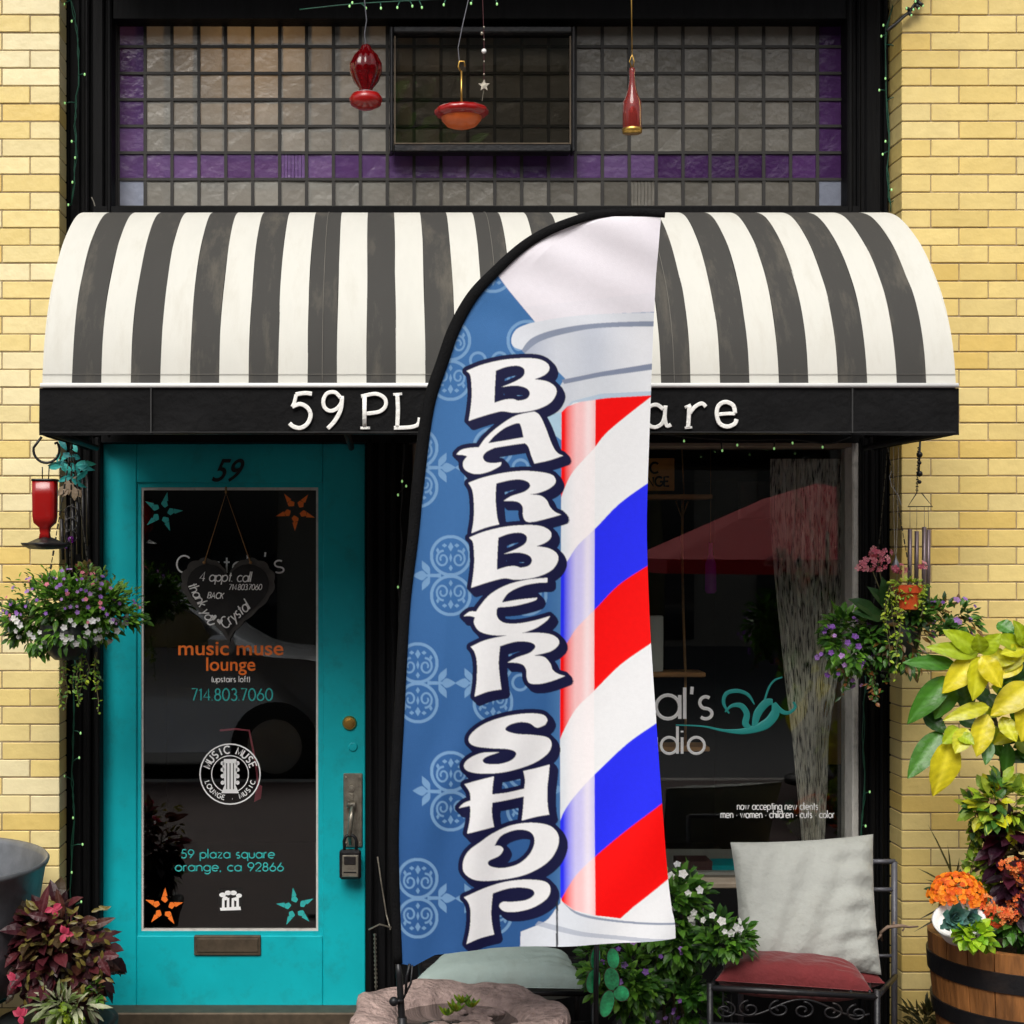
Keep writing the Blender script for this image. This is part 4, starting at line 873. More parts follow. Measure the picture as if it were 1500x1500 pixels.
for i in range(46):
    a = rnd(-.2, math.pi+.2); p = P(100, 905, BY) + Vector((math.cos(a)*85*s_, rnd(-.12,.1), math.sin(a)*48*s_)); dr = Vector((math.cos(a), rnd(-.5,.1), math.sin(a)+.25)).normalized()
    for k in range(6): v.leaf(p + dr*k*.012, (dr + Vector((rnd(-.8,.8), rnd(-.6,.2), rnd(-.8,.8)))).normalized(), (0,-.5,1), .02, .009, random.choice(GR))
v.build('foliage', M['leaf'], bk)
v = MB(); flowers(v, P(95, 905, BY), (88*s_, .16, 46*s_), 60, .0105, WHT, zb=(-.9, .15)); v.build('white_flowers', M['petal'], bk)
v = MB(); flowers(v, P(100, 893, BY), (98*s_, .16, 56*s_), 85, .0075, PUR+PINK[:1], zb=(-.35, 1)); v.build('purple_flowers', M['petal'], bk)
v = MB(); v2 = MB()
for i in range(9): vine(v, v2, P(rnd(92, 146), 955, BY+rnd(-.05,.03)), rnd(.08,.2), .02, 10, .014, .008, LIME+GR)
v.build('trailing_leaves', M['leaf'], bk); v2.build('trailing_stems', M['stem'], bk)
v = MB(); tp = thing('tan_flower_plant', 'bronze and lime leafed plant rising behind the left hanging basket', 'plant', P(125, 880, -.2))
bush(v, P(125, 848, -.2), (26*s_, .06, 20*s_), 150, .03, .018, [lin((120,110,50)), lin((96,110,40)), lin((120,70,50))], 0, 8); v.build('foliage', M['leaf'], tp)
v = MB(); v.lathe((P(125,0,-.2).x, -.2, 0), [(.03, lz(900,-.2)), (.04, lz(868,-.2)), (.034, lz(868,-.2)), (.0, lz(872,-.2))], 16); v.tube([(P(125,0,-.2).x, -.2, lz(880,-.2)), (P(125,0,-.2).x, .16, lz(880,-.2))], .006, 6); v.build('pot', M['blackpot'], tp, True)

# ---------------------------------------------------------------- feeders and ornaments hanging over the transom
HT = -.28; s_ = (CAMD+HT)/F; HZ = 3.99
def lh(y): return P(0, y, HT).z
f1 = thing('fluted_feeder', 'dark red fluted glass feeder with saucer hanging left of the black vent', 'bird feeder', P(536, 150, HT)); c0 = P(536, 0, HT)
v = MB(); v.lathe((c0.x, HT, 0), [(5*s_, lh(66)), (7*s_, lh(69)), (8*s_, lh(72)), (17*s_, lh(82)), (23*s_, lh(95)), (23.5*s_, lh(104)), (18*s_, lh(119)), (9.5*s_, lh(130)), (9*s_, lh(138)), (11*s_, lh(141))], 48, mod=lambda q: .93+.13*abs(math.sin(q*5))); v.build('globe', M['redglass'], f1, True)
v = MB(); v.lathe((c0.x, HT, 0), [(9*s_, lh(137)), (20*s_, lh(138)), (24.5*s_, lh(145)), (22*s_, lh(154)), (10*s_, lh(160)), (0, lh(160))], 32); v.build('saucer', M['redplastic'], f1, True)
v = MB(); v.lathe((c0.x, HT-.004, 0), [(9*s_, lh(134)), (17*s_, lh(137)), (19*s_, lh(141)), (8*s_, lh(141))], 32); v.build('collar', M['galv'], f1, True)
v = MB(); v.tube([P(536,68,HT), P(534,50,HT), P(537,30,HT), P(534,0,HT), (P(534,0,HT).x, HT, HZ)], .002, 6); v.build('wire', M['greymetal'], f1)
f2 = thing('dish_feeder', 'shallow red rimmed amber dish feeder on a brass rod hanging before the black vent', 'bird feeder', P(676, 185, HT)); c0 = P(676, 0, HT)
v = MB(); v.lathe((c0.x, HT, 0), [(0, lh(163)), (28*s_, lh(163)), (34*s_, lh(158)), (39*s_, lh(162)), (38*s_, lh(168)), (30*s_, lh(172))], 40, mod=lambda q: 1+.03*math.cos(q*12)); v.build('rim', M['redplastic'], f2, True)
v = MB(); v.lathe((c0.x, HT, 0), [(31*s_, lh(166)), (29*s_, lh(176)), (22*s_, lh(184)), (14*s_, lh(187)), (0, lh(187))], 32); v.build('bowl', M['orangeplastic'], f2, True)
v = MB(); v.tube([P(676,162,HT), P(676,104,HT)], .0035, 8); v.tube([P(676,106,HT), P(671,98,HT), P(673,90,HT), P(680,90,HT), P(681,97,HT)], .003, 6); v.build('rod', M['brass'], f2, True)
v = MB(); v.tube([P(673,92,HT), P(671,70,HT), P(678,35,HT), P(686,0,HT), (P(694,0,HT).x, HT, HZ)], .0018, 5); v.build('wire', M['greymetal'], f2)
f3 = thing('bead_string', 'thin string of beads with silver star pendant hanging before the black vent', 'ornament', P(709, 125, HT))
v = MB(); v.tube([(P(706,0,HT).x, HT, HZ), P(707,0,HT), P(709,60,HT), P(709,118,HT)], .0012, 5); v.build('cord', mat('dark_red_cord', (.06,.005,.01), .7), f3)
for x, y, r_ in ((709,40,.004),(706,49,.006),(709,75,.0085),(709,58,.003),(709,90,.003),(709,109,.004)):
    v = MB(); v.ball(P(x, y, HT-.002), r_, 10); v.build('bead', M['white'] if r_ > .008 else M['steel'], f3, True)
v = MB(); cx, cy = 709, 125; pts = []
for k in range(10): a = -90+36*k; rr = 9 if k % 2 == 0 else 4; pts.append((cx+rr*math.cos(R(a)), cy+rr*math.sin(R(a))))
v.prism(pts, HT-.004, .008); v.tube([P(709,130,HT), P(706,148,HT)], .001, 4); v.build('star_pendant', M['steel'], f3)
f4 = thing('bottle_feeder', 'pinkish red glass bottle hanging upright by wire over the right of the transom', 'bottle ornament', P(926, 190, HT)); c0 = P(926, 0, HT)
v = MB(); v.lathe((c0.x, HT, 0), [(4*s_, lh(100)), (4.5*s_, lh(104)), (4*s_, lh(115)), (5.5*s_, lh(128)), (9*s_, lh(140)), (13.5*s_, lh(150)), (14*s_, lh(160)), (14*s_, lh(188)), (12*s_, lh(193)), (0, lh(192))], 28); v.build('glass', M['clearred'], f4, True)
v = MB(); v.lathe((c0.x, HT, 0), [(11*s_, lh(152)), (11.5*s_, lh(186)), (0, lh(187))], 20); v.build('red_filling', M['redglass'], f4, True)
v = MB(); v.lathe((c0.x, HT, 0), [(12*s_, lh(187)), (15*s_, lh(189)), (14*s_, lh(195)), (0, lh(195))], 24); v.tube([P(926,100,HT), P(922,90,HT), P(926,80,HT), P(929,90,HT), P(927,98,HT)], .0022, 6); v.tube([P(926,81,HT), P(925,0,HT), (P(924,0,HT).x, HT, HZ)], .002, 5); v.build('wire', M['brass'], f4, True)

# ---------------------------------------------------------------- strings of small lights
def lights(label, path, bulbs, Y, group='strings of small green lights', r_=.0019, cable='greencable', jut=.012):
    t = thing('string_lights', label, 'string lights', P(*path[0], Y), group)
    v = MB(); v.tube([P(x+random.uniform(-1.5,1.5), y, Y) for x, y in catmull(path, False, 4)], r_, 6); v.tube([P(x+random.uniform(-2.5,2.5), y, Y-.004) for x, y in catmull(path, False, 4)], r_*.8, 6)
    pa = np.array(catmull(path, False, 6))
    for bx_, by_ in bulbs:
        i = int(np.argmin(np.hypot(pa[:, 0]-bx_, pa[:, 1]-by_))); v.tube([P(pa[i, 0], pa[i, 1], Y), P((pa[i,0]+bx_)/2, (pa[i,1]+by_)/2-1, Y-.008), P(bx_, by_, Y-.012)], r_*1.1, 5)
    v.build('cable', M[cable], t, True)
    for bx_, by_ in bulbs:
        v = MB(); v.ball(P(bx_, by_, Y-.014), .0036, 6, sz=(1,1,1.5)); v.build('bulb', M['bulb'], t, True)
lights('string lights running down the black column at the upper left beside pale brick', [(95,-30),(112,40),(116,110),(110,170),(112,230),(104,300)], [(94,6),(105,31),(124,109),(95,151),(105,207),(110,231),(106,267),(100,300)], .10)
lights('string lights down the lower left black column beside the teal door', [(110,960),(108,1040),(106,1130),(108,1200),(103,1280),(108,1370)], [(118,1074),(94,1137),(107,1198),(121,1237),(105,1278),(119,1321),(116,1110)], .10)
lights('string lights hanging down the black column at the upper right', [(1316,-20),(1300,40),(1298,120),(1302,200),(1301,260),(1305,310)], [(1294,37),(1291,53),(1313,68),(1297,115),(1288,132),(1311,142),(1297,207),(1293,226),(1306,278),(1313,293)], .10)
lights('dark string lights draped along the top of the display window', [(600,650),(700,636),(830,650),(950,636),(1010,641),(1080,645),(1160,644),(1215,650),(1245,640)], [(1002,646),(1058,660),(1080,652),(1134,657),(1161,649),(1205,655)], .08, cable='wire', r_=.0026)
lights('string lights running down the black column between door and window', [(592,650),(588,760),(585,900),(588,1040),(580,1200),(586,1330),(582,1420)], [(589,705),(583,725),(595,712),(583,860),(584,1130),(592,1180),(585,1290)], .09, cable='wire')
lights('string lights along the grey frame at the lower right of the window', [(1268,990),(1264,1080),(1266,1150),(1262,1230)], [(1278,1006),(1281,1014),(1274,1160),(1268,1210)], .10)
lights('teal string lights slung across the very top of the photo above the red feeder', [(440,14),(515,6),(600,1),(680,-3),(760,-8)], [(512,9),(516,4),(536,12),(558,12),(582,11),(604,9),(618,11),(650,7),(690,5),(728,6)], -.25)
lights('dark tangled string lights bunched at the top right against the yellow brick', [(1300,45),(1322,26),(1338,10),(1350,-12),(1356,-30)], [(1335,22),(1346,12),(1352,8),(1341,2),(1328,12),(1352,-2),(1338,14)], -.03, cable='wire', r_=.006)
v = MB(); v.tube([P(139,302,.02), P(137,295,.02), P(134,289,.02)], .0022, 6); tag(v.build('wire_hook', M['steel']), 'small bent white wire hook above the left end of the awning', 'hook')
# ---------------------------------------------------------------- right: hanging basket, chime, pot, teardrop
RB_ = -.30; s_ = (CAMD+RB_)/F
rb = thing('hanging_flower_basket', 'dark hanging basket with trailing purple flowers and pink begonia right of the display window', 'hanging basket', P(1312, 985, RB_)); c0 = P(1312, 0, RB_)
v = MB(); v.lathe((c0.x, RB_, 0), [(20*s_, lz(984,RB_)), (27*s_, lz(978,RB_)), (35*s_, lz(935,RB_)), (38*s_, lz(905,RB_)), (34*s_, lz(905,RB_)), (10*s_, lz(915,RB_))], 28); v.build('pot', M['blackpot'], rb, True)
v = MB(); chains(v, P(1300, 655, RB_), [P(1278, 905, RB_), P(1345, 905, RB_)], .0012); v.build('chain', M['wire'], rb)
v = MB(); bush(v, P(1238, 945, RB_), (42*s_, .1, 52*s_), 420, .036, .018, GRD+GR[:2], .3, 14); bush(v, P(1385, 905, RB_), (46*s_, .09, 30*s_), 260, .034, .015, GRD+[lin((120,90,40))], .1, 10)
bush(v, P(1318, 905, RB_), (45*s_, .09, 22*s_), 260, .036, .018, GRD, .1, 8); bush(v, P(1328, 945, RB_-.09), (40*s_, .05, 42*s_), 170, .034, .016, GRD+[lin((120,90,40)), lin((90,70,40))], .6, 12); bush(v, P(1275, 950, RB_-.06), (26*s_, .05, 44*s_), 130, .034, .016, GRD, .5, 8); bush(v, P(1385, 935, RB_), (30*s_, .07, 28*s_), 120, .03, .016, GRD, .4, 6)
for a, b_, w_ in (((1290,905),(1262,880),.06),((1300,905),(1272,895),.07),((1300,900),(1300,868),.06),((1310,900),(1285,862),.055),((1330,905),(1345,880),.05)):
    p = P(*a, RB_-.05); q = P(*b_, RB_-.09); v.leaf(p, q-p, (0,-.8,.6), .13, w_, lin((40,72,34)))
v.build('foliage', M['leaf'], rb)
v = MB(); flowers(v, P(1238, 955, RB_), (44*s_, .11, 54*s_), 26, .011, PUR); flowers(v, P(1392, 905, RB_), (46*s_, .1, 32*s_), 18, .011, PUR); v.build('purple_flowers', M['petal'], rb)
v = MB()
for cx, cy, rx, ry, n in ((1288,808,16,8,14),(1274,826,16,9,18),(1290,822,12,12,14),(1318,832,9,5,9),(1352,828,4,4,5),(1262,832,8,4,6)):
    flowers(v, P(cx, cy, RB_-.06), (rx*s_, .03, ry*s_), n, .011, PINK, np_=4)
v.build('pink_flowers', M['petal'], rb)
v = MB()
for x, y in ((1285,815),(1275,828),(1318,834)): v.tube([P(1300,905,RB_-.04), P((1300+x)/2, 860, RB_-.06), P(x, y, RB_-.06)], .0018, 5)
v2 = MB()
for i in range(8): vine(v2, v, P(rnd(1225, 1300), 975, RB_-.05), rnd(.05,.12), .02, 8, .02, .01, GRD+[lin((130,80,40))])
v2.build('trailing_leaves', M['leaf'], rb); v.build('stems', M['stem'], rb)
OP = -.42
op = thing('orange_pot_plant', 'small orange pot with thin trailing lime vines above the right hanging basket', 'potted plant', P(1329, 895, OP)); so_ = (CAMD+OP)/F; c0 = P(1329, 0, OP)
v = MB(); v.lathe((c0.x, OP, 0), [(13*so_, lz(893,OP)), (15*so_, lz(892,OP)), (19*so_, lz(869,OP)), (21.5*so_, lz(868,OP)), (22*so_, lz(857,OP)), (19*so_, lz(857,OP)), (17*so_, lz(863,OP)), (0, lz(863,OP))], 28); v.build('pot', M['terra'], op, 'auto')
v = MB(); v2 = MB()
for x, ln_ in ((1303,.24),(1309,.30),(1316,.18),(1322,.10),(1339,.06),(1347,.1),(1305,.16),(1352,.05),(1311,.22),(1333,.08)): vine(v, v2, P(x, 858, OP-.03), ln_, .03, 12, .015, .008, LIME)
bush(v, P(1329, 856, OP), (26*so_, .05, 6*so_), 90, .018, .009, LIME, 0, 0); v.build('foliage', M['leaf'], op); v2.build('stems', M['stem'], op)
wc2 = thing('wind_chime', 'wind chime with dark grey tubes hanging against the yellow brick right of the window', 'wind chime', P(1346, 742, -.22)); WC = -.22
v = MB(); v.tube([P(1348,642,WC), P(1346,690,WC)], .0035, 6); chains(v, P(1346, 655, WC), [P(1343, 722, WC)], .0025)
for k, y in enumerate((666, 678, 694, 706)): v.ball(P(1347, y, WC), .007 if k % 2 else .011, 8)
v.tube([P(1343,722,WC), P(1330,742,WC), P(1366,742,WC), P(1350,722,WC)], .0022, 5); v.build('hanger', M['blackmetal'], wc2, True)
for k, (x, a, e) in enumerate(((1333,775,898),(1343,778,880),(1354,772,905),(1360,776,892))):
    v = MB(); Yk = WC + (.03 if k % 2 else -.02); v.tube([P(x, a, Yk), P(x-1, e, Yk)], .0072, 10); v.tube([P(x, 742, WC), P(x, a, Yk)], .0008, 4); v.build('tube', mat('chime_tube', (.22,.17,.18), .4, metal=.6), wc2, True)
td = thing('glass_teardrop', 'clear glass teardrop ornament on pale cords above the pink begonia', 'ornament', P(1312, 820, -.35))
v = MB(); v.lathe((P(1312,0,-.35).x, -.35, 0), [(.001, lz(812,-.35)), (.004, lz(818,-.35)), (.014, lz(828,-.35)), (.012, lz(836,-.35)), (0, lz(840,-.35))], 16); v.build('drop', M['galv'], td, True)
v = MB(); v.tube([P(1309,655,-.35), P(1309,745,-.35), P(1311,812,-.35)], .0008, 4); v.tube([P(1316,655,-.35), P(1315,745,-.35), P(1313,812,-.35)], .0008, 4)
v.tube([P(1306,690,-.35),P(1303,698,-.35),P(1306,712,-.35),P(1316,726,-.35),P(1320,740,-.35)], .0016, 5); v.build('cord', M['palegrey'], td)

# ---------------------------------------------------------------- right: half barrel planter and plants
BA = -.42; bc = P(1508, 1362, BA); Rb = .315; zt = P(0, 1368, BA).z
ba = thing('half_barrel', 'wooden half barrel planter with black iron hoops at the right edge', 'planter', (bc.x, BA, 0))
v = MB(); rng = random.Random(4); n = 22
for k in range(n):
    a0, a1 = 2*math.pi*k/n + .006, 2*math.pi*(k+1)/n - .006; c_ = rng.uniform(.6, 1.25); vs = []
    for z_, rr in ((.012, .80), (.10, .86), (.2, .915), (.3, .955), (.4, .985), (zt+rng.uniform(-.004,.004), 1.0)):
        for a in (a0, (a0+a1)/2, a1):
            q = Rb*rr*(1 if a == (a0+a1)/2 else .994); vs.append((bc.x+q*math.cos(a), BA+q*math.sin(a), z_))
    for z_, rr in ((zt, .925), (.1, .8)):
        for a in (a0, (a0+a1)/2, a1): vs.append((bc.x+Rb*rr*math.cos(a), BA+Rb*rr*math.sin(a), z_))
    v.add(vs, [(i*3+j, i*3+j+1, (i+1)*3+j+1, (i+1)*3+j) for i in range(7) for j in range(2)] + [tuple(i*3 for i in range(8)), tuple(i*3+2 for i in range(7, -1, -1))], (.26*c_, .105*c_, .03*c_))
v.build('staves', M['wood'], ba)
def zr(y): return P(0, y, BA-.3).z
def rad_at(z_): return Rb*np.interp(z_, (.012,.1,.2,.3,.4,zt), (.80,.86,.915,.955,.985,1.0))
for ya, yb in ((1432, 1462), (1502, 1528)):
    za, zb_ = zr(ya), zr(yb); v = MB(); v.lathe((bc.x, BA, 0), [(rad_at(zb_)+.001, zb_), (rad_at(zb_)+.005, zb_+.001), (rad_at(za)+.005, za-.001), (rad_at(za)+.001, za)], 66); v.build('hoop', M['blackmetal'], ba, 'auto')
v = MB(); v.lathe((bc.x, BA, 0), [(Rb*.93, zt-.05), (0.0, zt-.03)], 30); v.build('soil', M['soil'], ba, True)
def pleaf(mb, a, b_, w_px, col, Y, tilt=0.0, dy=-.03, curl=.2):
    p = P(*a, Y); q = P(*b_, Y+dy); mb.bigleaf(p, q, (rnd(-.25,.25)+tilt, -1, .35), w_px*(CAMD+Y)/F, col, curl)
yp = thing('yellow_leaf_shrub', 'shrub with large glossy yellow and green leaves against the right brick pier', 'shrub', P(1480, 1360, -.50)); YY = -.62
YG, YLc, YM, GG, GD = lin((168,190,30)), lin((226,212,40)), lin((205,205,35)), lin((70,128,36)), lin((40,84,30))
k7 = lambda x, y: (1180 + x/3.125, 720 + y/3.125)
v = MB(); v2 = MB()
LV = [((790,745),(580,712),72,YG),((790,740),(672,622),84,YG),((795,740),(885,655),80,YG),((785,750),(650,912),105,YLc),((795,755),(782,955),100,YM),((805,752),(898,892),90,YLc),((810,745),(960,775),80,YM),((800,735),(800,660),70,YG),
 ((1000,715),(875,650),70,YG),((1000,720),(905,745),60,YM),((1005,710),(985,600),74,YG),((1000,725),(900,835),64,YM),((1010,720),(1060,640),70,YG),((1010,725),(1080,760),70,YLc),((990,780),(900,840),60,YLc),
 ((1030,880),(868,1012),115,YLc),((1040,930),(980,1135),120,YLc),((1040,860),(1090,1000),90,YM),((1050,840),(1120,800),80,YG),((900,1030),(958,1145),70,YM),
 ((690,790),(462,772),66,GG),((660,850),(466,1026),100,GG),((670,865),(618,1045),95,GG),((840,985),(655,1015),66,YM),((835,1020),(768,1200),95,YLc),((625,1095),(468,1305),95,GG),((660,1140),(625,1392),128,YLc),((700,1080),(640,1150),70,YG),
 ((740,1085),(690,1195),80,YM),((700,1110),(770,1150),60,YG),((840,1140),(830,1245),52,GG),((900,640),(960,640),60,GG),((880,600),(950,640),66,GG),((720,880),(745,1010),80,GD),((540,1020),(650,1100),70,GD),((620,960),(560,1060),70,GD),
 ((830,930),(900,1000),60,GD),((760,900),(860,960),70,GD),((960,980),(1000,1080),70,GG),((700,1040),(800,1060),60,GD),((1000,1000),(1080,1100),90,GG),((940,900),(880,960),60,GG)]
rg = random.Random(21)
for i in range(34):
    cx0, cy0 = rg.uniform(760, 1150), rg.uniform(760, 1330)
    if cx0 < 900 and cy0 > 1150: continue
    an = rg.uniform(0, 6.28); L9 = rg.uniform(110, 190); LV.append(((cx0, cy0), (cx0 + L9*math.cos(an), cy0 + abs(L9*math.sin(an))*.9), rg.uniform(55, 90), rg.choice([GG, GG, GD, YG, YM, GD])))
for i, (a, b_, w_, c_) in enumerate(LV):
    k = rnd(.85,1.08); pleaf(v, k7(*a), k7(*b_), w_/2.7, tuple(q*k for q in c_), YY + (.10 if c_ is GD else .05 if c_ is GG else 0) + rnd(-.03,.03), dy=-.04, curl=rnd(.1,.3)) if i < 41 else pleaf(v, k7(*a), k7(*b_), w_/2.6, tuple(q*k for q in c_), YY + .12 + rnd(-.02,.06), dy=-.02, curl=.2)
v.build('leaves', mat('glossy_leaf', attr=True, rough=.34, var=.14, vs=26, trans=.28, spec=.5, bump=.15, bs=90), yp, True)
def pt(*pp, Y=YY+.24): return [P(*k7(*q), Y) for q in pp]
v2.tube(pt((920,1900),(905,1500),(900,1250),(870,1050),(800,760)), [.009,.008,.007,.006,.004], 8); v2.tube(pt((905,1250),(960,1000),(1000,720)), [.009,.007,.004], 8); v2.tube(pt((890,1180),(760,1090),(650,1120)), [.006,.005,.003], 6); v2.tube(pt((875,1060),(760,900),(680,840)), [.006,.005,.003], 6); v2.tube(pt((960,1000),(1040,900)), [.006,.004], 6)
v2.build('branches', M['stem'], yp, True)
PY_ = -.55; sp = (CAMD+PY_)/F
cv = thing('lime_trailing_plant', 'lime green trailing leaves hanging in front of brick above the marigolds', 'plant', P(1440, 1320, PY_))
v = MB(); v2 = MB()
for i in range(10): vine(v, v2, P(rnd(1415,1460), rnd(1180,1215), PY_+.06), rnd(.16,.3), .05, 12, .032, .016, LIME+[lin((110,140,40))])
bush(v, P(1425, 1200, PY_+.05), (20*sp, .05, 34*sp), 60, .04, .022, LIME+GRD[:2], .1, 6); bush(v, P(1462, 1182, PY_-.02), (38*sp, .06, 36*sp), 150, .05, .028, LIME+GRD[:2]+[YM], .1, 10); bush(v, P(1450, 1165, PY_+.05), (26*sp, .05, 14*sp), 26, .05, .03, [YM, lin((190,150,120)), GG], .1, 4)
v.build('foliage', M['leaf'], cv); v2.build('stems', M['stem'], cv)
dc = thing('dark_coleus', 'deep purple leafed plant at the right edge above the barrel', 'plant', P(1485, 1350, PY_+.1))
v = MB(); bush(v, P(1490, 1262, PY_+.0), (30*sp, .08, 70*sp), 300, .075, .042, [lin((66,22,42)), lin((46,16,34)), lin((84,30,48)), lin((34,14,26))], .2, 14); v.build('foliage', M['leaf'], dc)
v = MB(); v.tube([P(1488,1400,PY_+.12), P(1488,1190,PY_+.12)], .006, 6); v.build('stems', M['stem'], dc)
mg = thing('orange_marigolds', 'rounded clump of bright orange marigolds beside the white bowl in the barrel', 'flowers', P(1402, 1330, PY_))
v = MB(); ORG = [lin((244,140,14)), lin((236,112,8)), lin((252,160,28)), lin((220,92,6))]
bush(v, P(1405, 1312, PY_+.02), (36*sp, .07, 26*sp), 100, .03, .018, GRD, .1, 0); v.build('foliage', M['leaf'], mg)
v = MB()
for i in range(420):
    d_ = Vector((random.gauss(0,1), random.gauss(0,1), random.gauss(0,1))).normalized(); d_.z = abs(d_.z)*1.0 - .15; d_.y = min(d_.y, .3)
    v.petals(P(1402, 1312, PY_) + Vector((d_.x*40*sp, d_.y*.09, d_.z*38*sp))*rnd(.88,1.05), d_ + Vector((rnd(-.3,.3),-.3,.2)), .0100, random.choice(ORG), 7)
v.build('blossoms', M['petal'], mg)
wb = thing('white_bowl', 'white bowl of blue green succulents tipped on the barrel rim', 'planter', P(1402, 1350, PY_-.08)); WBY = PY_-.08; sw_ = (CAMD+WBY)/F
c0 = P(1405, 1352, WBY); v = MB(); tilt = Matrix.Rotation(R(-16), 3, 'Y') @ Matrix.Rotation(R(30), 3, 'X')
mb2 = MB(); mb2.lathe((0,0,0), [(.03,-.06),(.055,-.045),(.07,-.01),(.077,.012),(.080,.014),(.073,.014),(.066,-.006),(.05,-.02),(0,-.02)], 32)
v.add([c0 + tilt @ Vector(q) for q in mb2.v], mb2.f); v.build('bowl', M['white'], wb, True)
v = MB()
for cx, cy, r_, nn in ((1396,1338,.062,34),(1419,1340,.046,26),(1408,1352,.036,18),(1384,1350,.03,14),(1424,1352,.03,14)):
    for i in range(nn):
        a = i*2.4; k = (i+1)/nn; v.leaf(P(cx, cy+4, WBY-.075), (math.cos(a)*k, -1.0+k*.6, math.sin(a)*k), (-math.cos(a)*.6, -1, -math.sin(a)*.6+.3), r_*(.4+.6*k), r_*.55, tuple(q*rnd(.8,1.15) for q in lin((92,136,126))), curl=-.2, wide=.62)
v.build('succulents', M['leaf'], wb)
kl = thing('orange_kalanchoe', 'clusters of small coral orange flowers on dark green leaves at the right edge', 'flowers', P(1480, 1370, PY_))
v = MB(); bush(v, P(1488, 1352, PY_), (44*sp, .08, 34*sp), 220, .04, .026, GRD, .1, 12); v.build('foliage', M['leaf'], kl)
v = MB(); CO = [lin((240,120,50)), lin((230,90,40)), lin((246,150,80))]
for cx, cy, rx, ry, n in ((1482,1268,18,10,26),(1494,1286,10,10,16),(1462,1342,20,14,36),(1446,1330,10,16,18),(1488,1318,12,10,18),(1480,1338,14,10,18),(1496,1300,8,10,12)):
    flowers(v, P(cx, cy, PY_-.07), (rx*sp, .03, ry*sp), n, .010, CO, np_=4)
v.build('blossoms', M['petal'], kl)
v = MB()
for x, y in ((1482,1272),(1462,1345),(1488,1320)): v.tube([P(1485,1375,PY_), P(x, y, PY_-.06)], .002, 5)
v.build('stems', M['stem'], kl)
lp = thing('lime_leaf_plant', 'small bright lime leafed plant spilling over the front rim of the barrel', 'plant', P(1432, 1380, PY_-.17)); v = MB()
bush(v, P(1430, 1370, PY_-.17), (24*sp, .04, 15*sp), 80, .036, .03, [lin((150,190,30)), lin((170,205,45)), lin((120,170,35))], 0, 8); v.build('foliage', M['leaf'], lp)
v = MB(); v.tube([P(1432,1395,PY_-.15), P(1430,1370,PY_-.17)], .003, 5); v.build('stems', M['stem'], lp)
gp = thing('grass_tuft', 'thin dark spiky grass blades beside the marigolds against the brick', 'plant', P(1392, 1300, PY_+.1)); v = MB()
for a, b_ in (((1395,1300),(1354,1272)),((1392,1300),(1364,1288)),((1393,1296),(1394,1244)),((1400,1296),(1372,1214)),((1396,1300),(1408,1262)),((1398,1320),(1350,1345)),((1400,1330),(1345,1362))):
    p = P(*a, PY_+.1); q = P(*b_, PY_+.06); v.leaf(p, q-p, (0,-1,.4), (q-p).length, .007, lin((70,66,34)), wide=.3)
v.build('blades', M['leaf'], gp)
wd = thing('weed_clump', 'low weeds growing against the foot of the right brick pier', 'weeds', P(1350, 1490, -.05)); v = MB()
bush(v, P(1352, 1498, -.06), (34*sp, .05, 30*sp), 160, .05, .012, [lin((70,64,30)), lin((90,86,46)), lin((46,50,24))], -.4, 8); v.build('foliage', M['leaf'], wd)

# ---------------------------------------------------------------- right bench and cushions
def cushion(name, label, corners, th, m, Y, dep, wr=.006, seed=0, group=None, pinch=.04, seam=None):
    """a stuffed cloth cushion; corners TL TR BR BL in photo px, dep = Y offset of each corner"""
    v = MB(); n = 44; cs = [P(x, y, Y+dy) for (x, y), dy in zip(corners, dep)]; nr = (cs[1]-cs[0]).cross(cs[3]-cs[0]).normalized()
    if nr.y > 0: nr = -nr
    ctr = sum(cs, Vector())/4; rg = random.Random(seed); ph = [rg.uniform(0, 6) for _ in range(8)]
    for s_ in (1, -1):
        vs = []
        for i in range(n+1):
            for j in range(n+1):
                a, b_ = i/n, j/n; u_, w_ = 2*a-1, 2*b_-1
                pa = 1 - pinch*(1-u_*u_)*abs(w_)**3; pb = 1 - pinch*(1-w_*w_)*abs(u_)**3
                aa, bb = .5+.5*u_*pb, .5+.5*w_*pa
                p = cs[0].lerp(cs[1], aa).lerp(cs[3].lerp(cs[2], aa), bb)
                t = max(0, (1-u_**4)*(1-w_**4))**.55
                edge = math.exp(-((1-abs(u_))*5)**2) + math.exp(-((1-abs(w_))*5)**2)
                wk = wr*(math.sin(w_*16+ph[0]+math.sin(u_*3+ph[1])*2)*max(0, u_)**2*1.2 + math.sin(u_*13+ph[2]+w_*5)*.35 + math.sin(w_*31+u_*9+ph[3])*max(0, u_)*.45*max(0,w_+.3) + edge*.4*math.sin(u_*40+w_*37+ph[4]))
                vs.append(p + nr*s_*(t*(th*.5 + wk*(1 if s_ > 0 else 0)) + .0015))
        v.add(vs, [(i*(n+1)+j, (i+1)*(n+1)+j, (i+1)*(n+1)+j+1, i*(n+1)+j+1) for i in range(n) for j in range(n)])
    N2 = (n+1)**2; bd = [j for j in range(n)] + [i*(n+1)+n for i in range(n)] + [n*(n+1)+j for j in range(n, 0, -1)] + [i*(n+1) for i in range(n, 0, -1)]
    v.f += [(bd[k], bd[(k+1) % len(bd)], bd[(k+1) % len(bd)]+N2, bd[k]+N2) for k in range(len(bd))]
    t = thing(name, label, 'cushion', ctr, group); v.build('cover', m, t, True)
    v = MB(); v.tube([v_ for v_ in [Vector(q) for q in []]] or [], .002) if False else None
    return t
BN = -.72
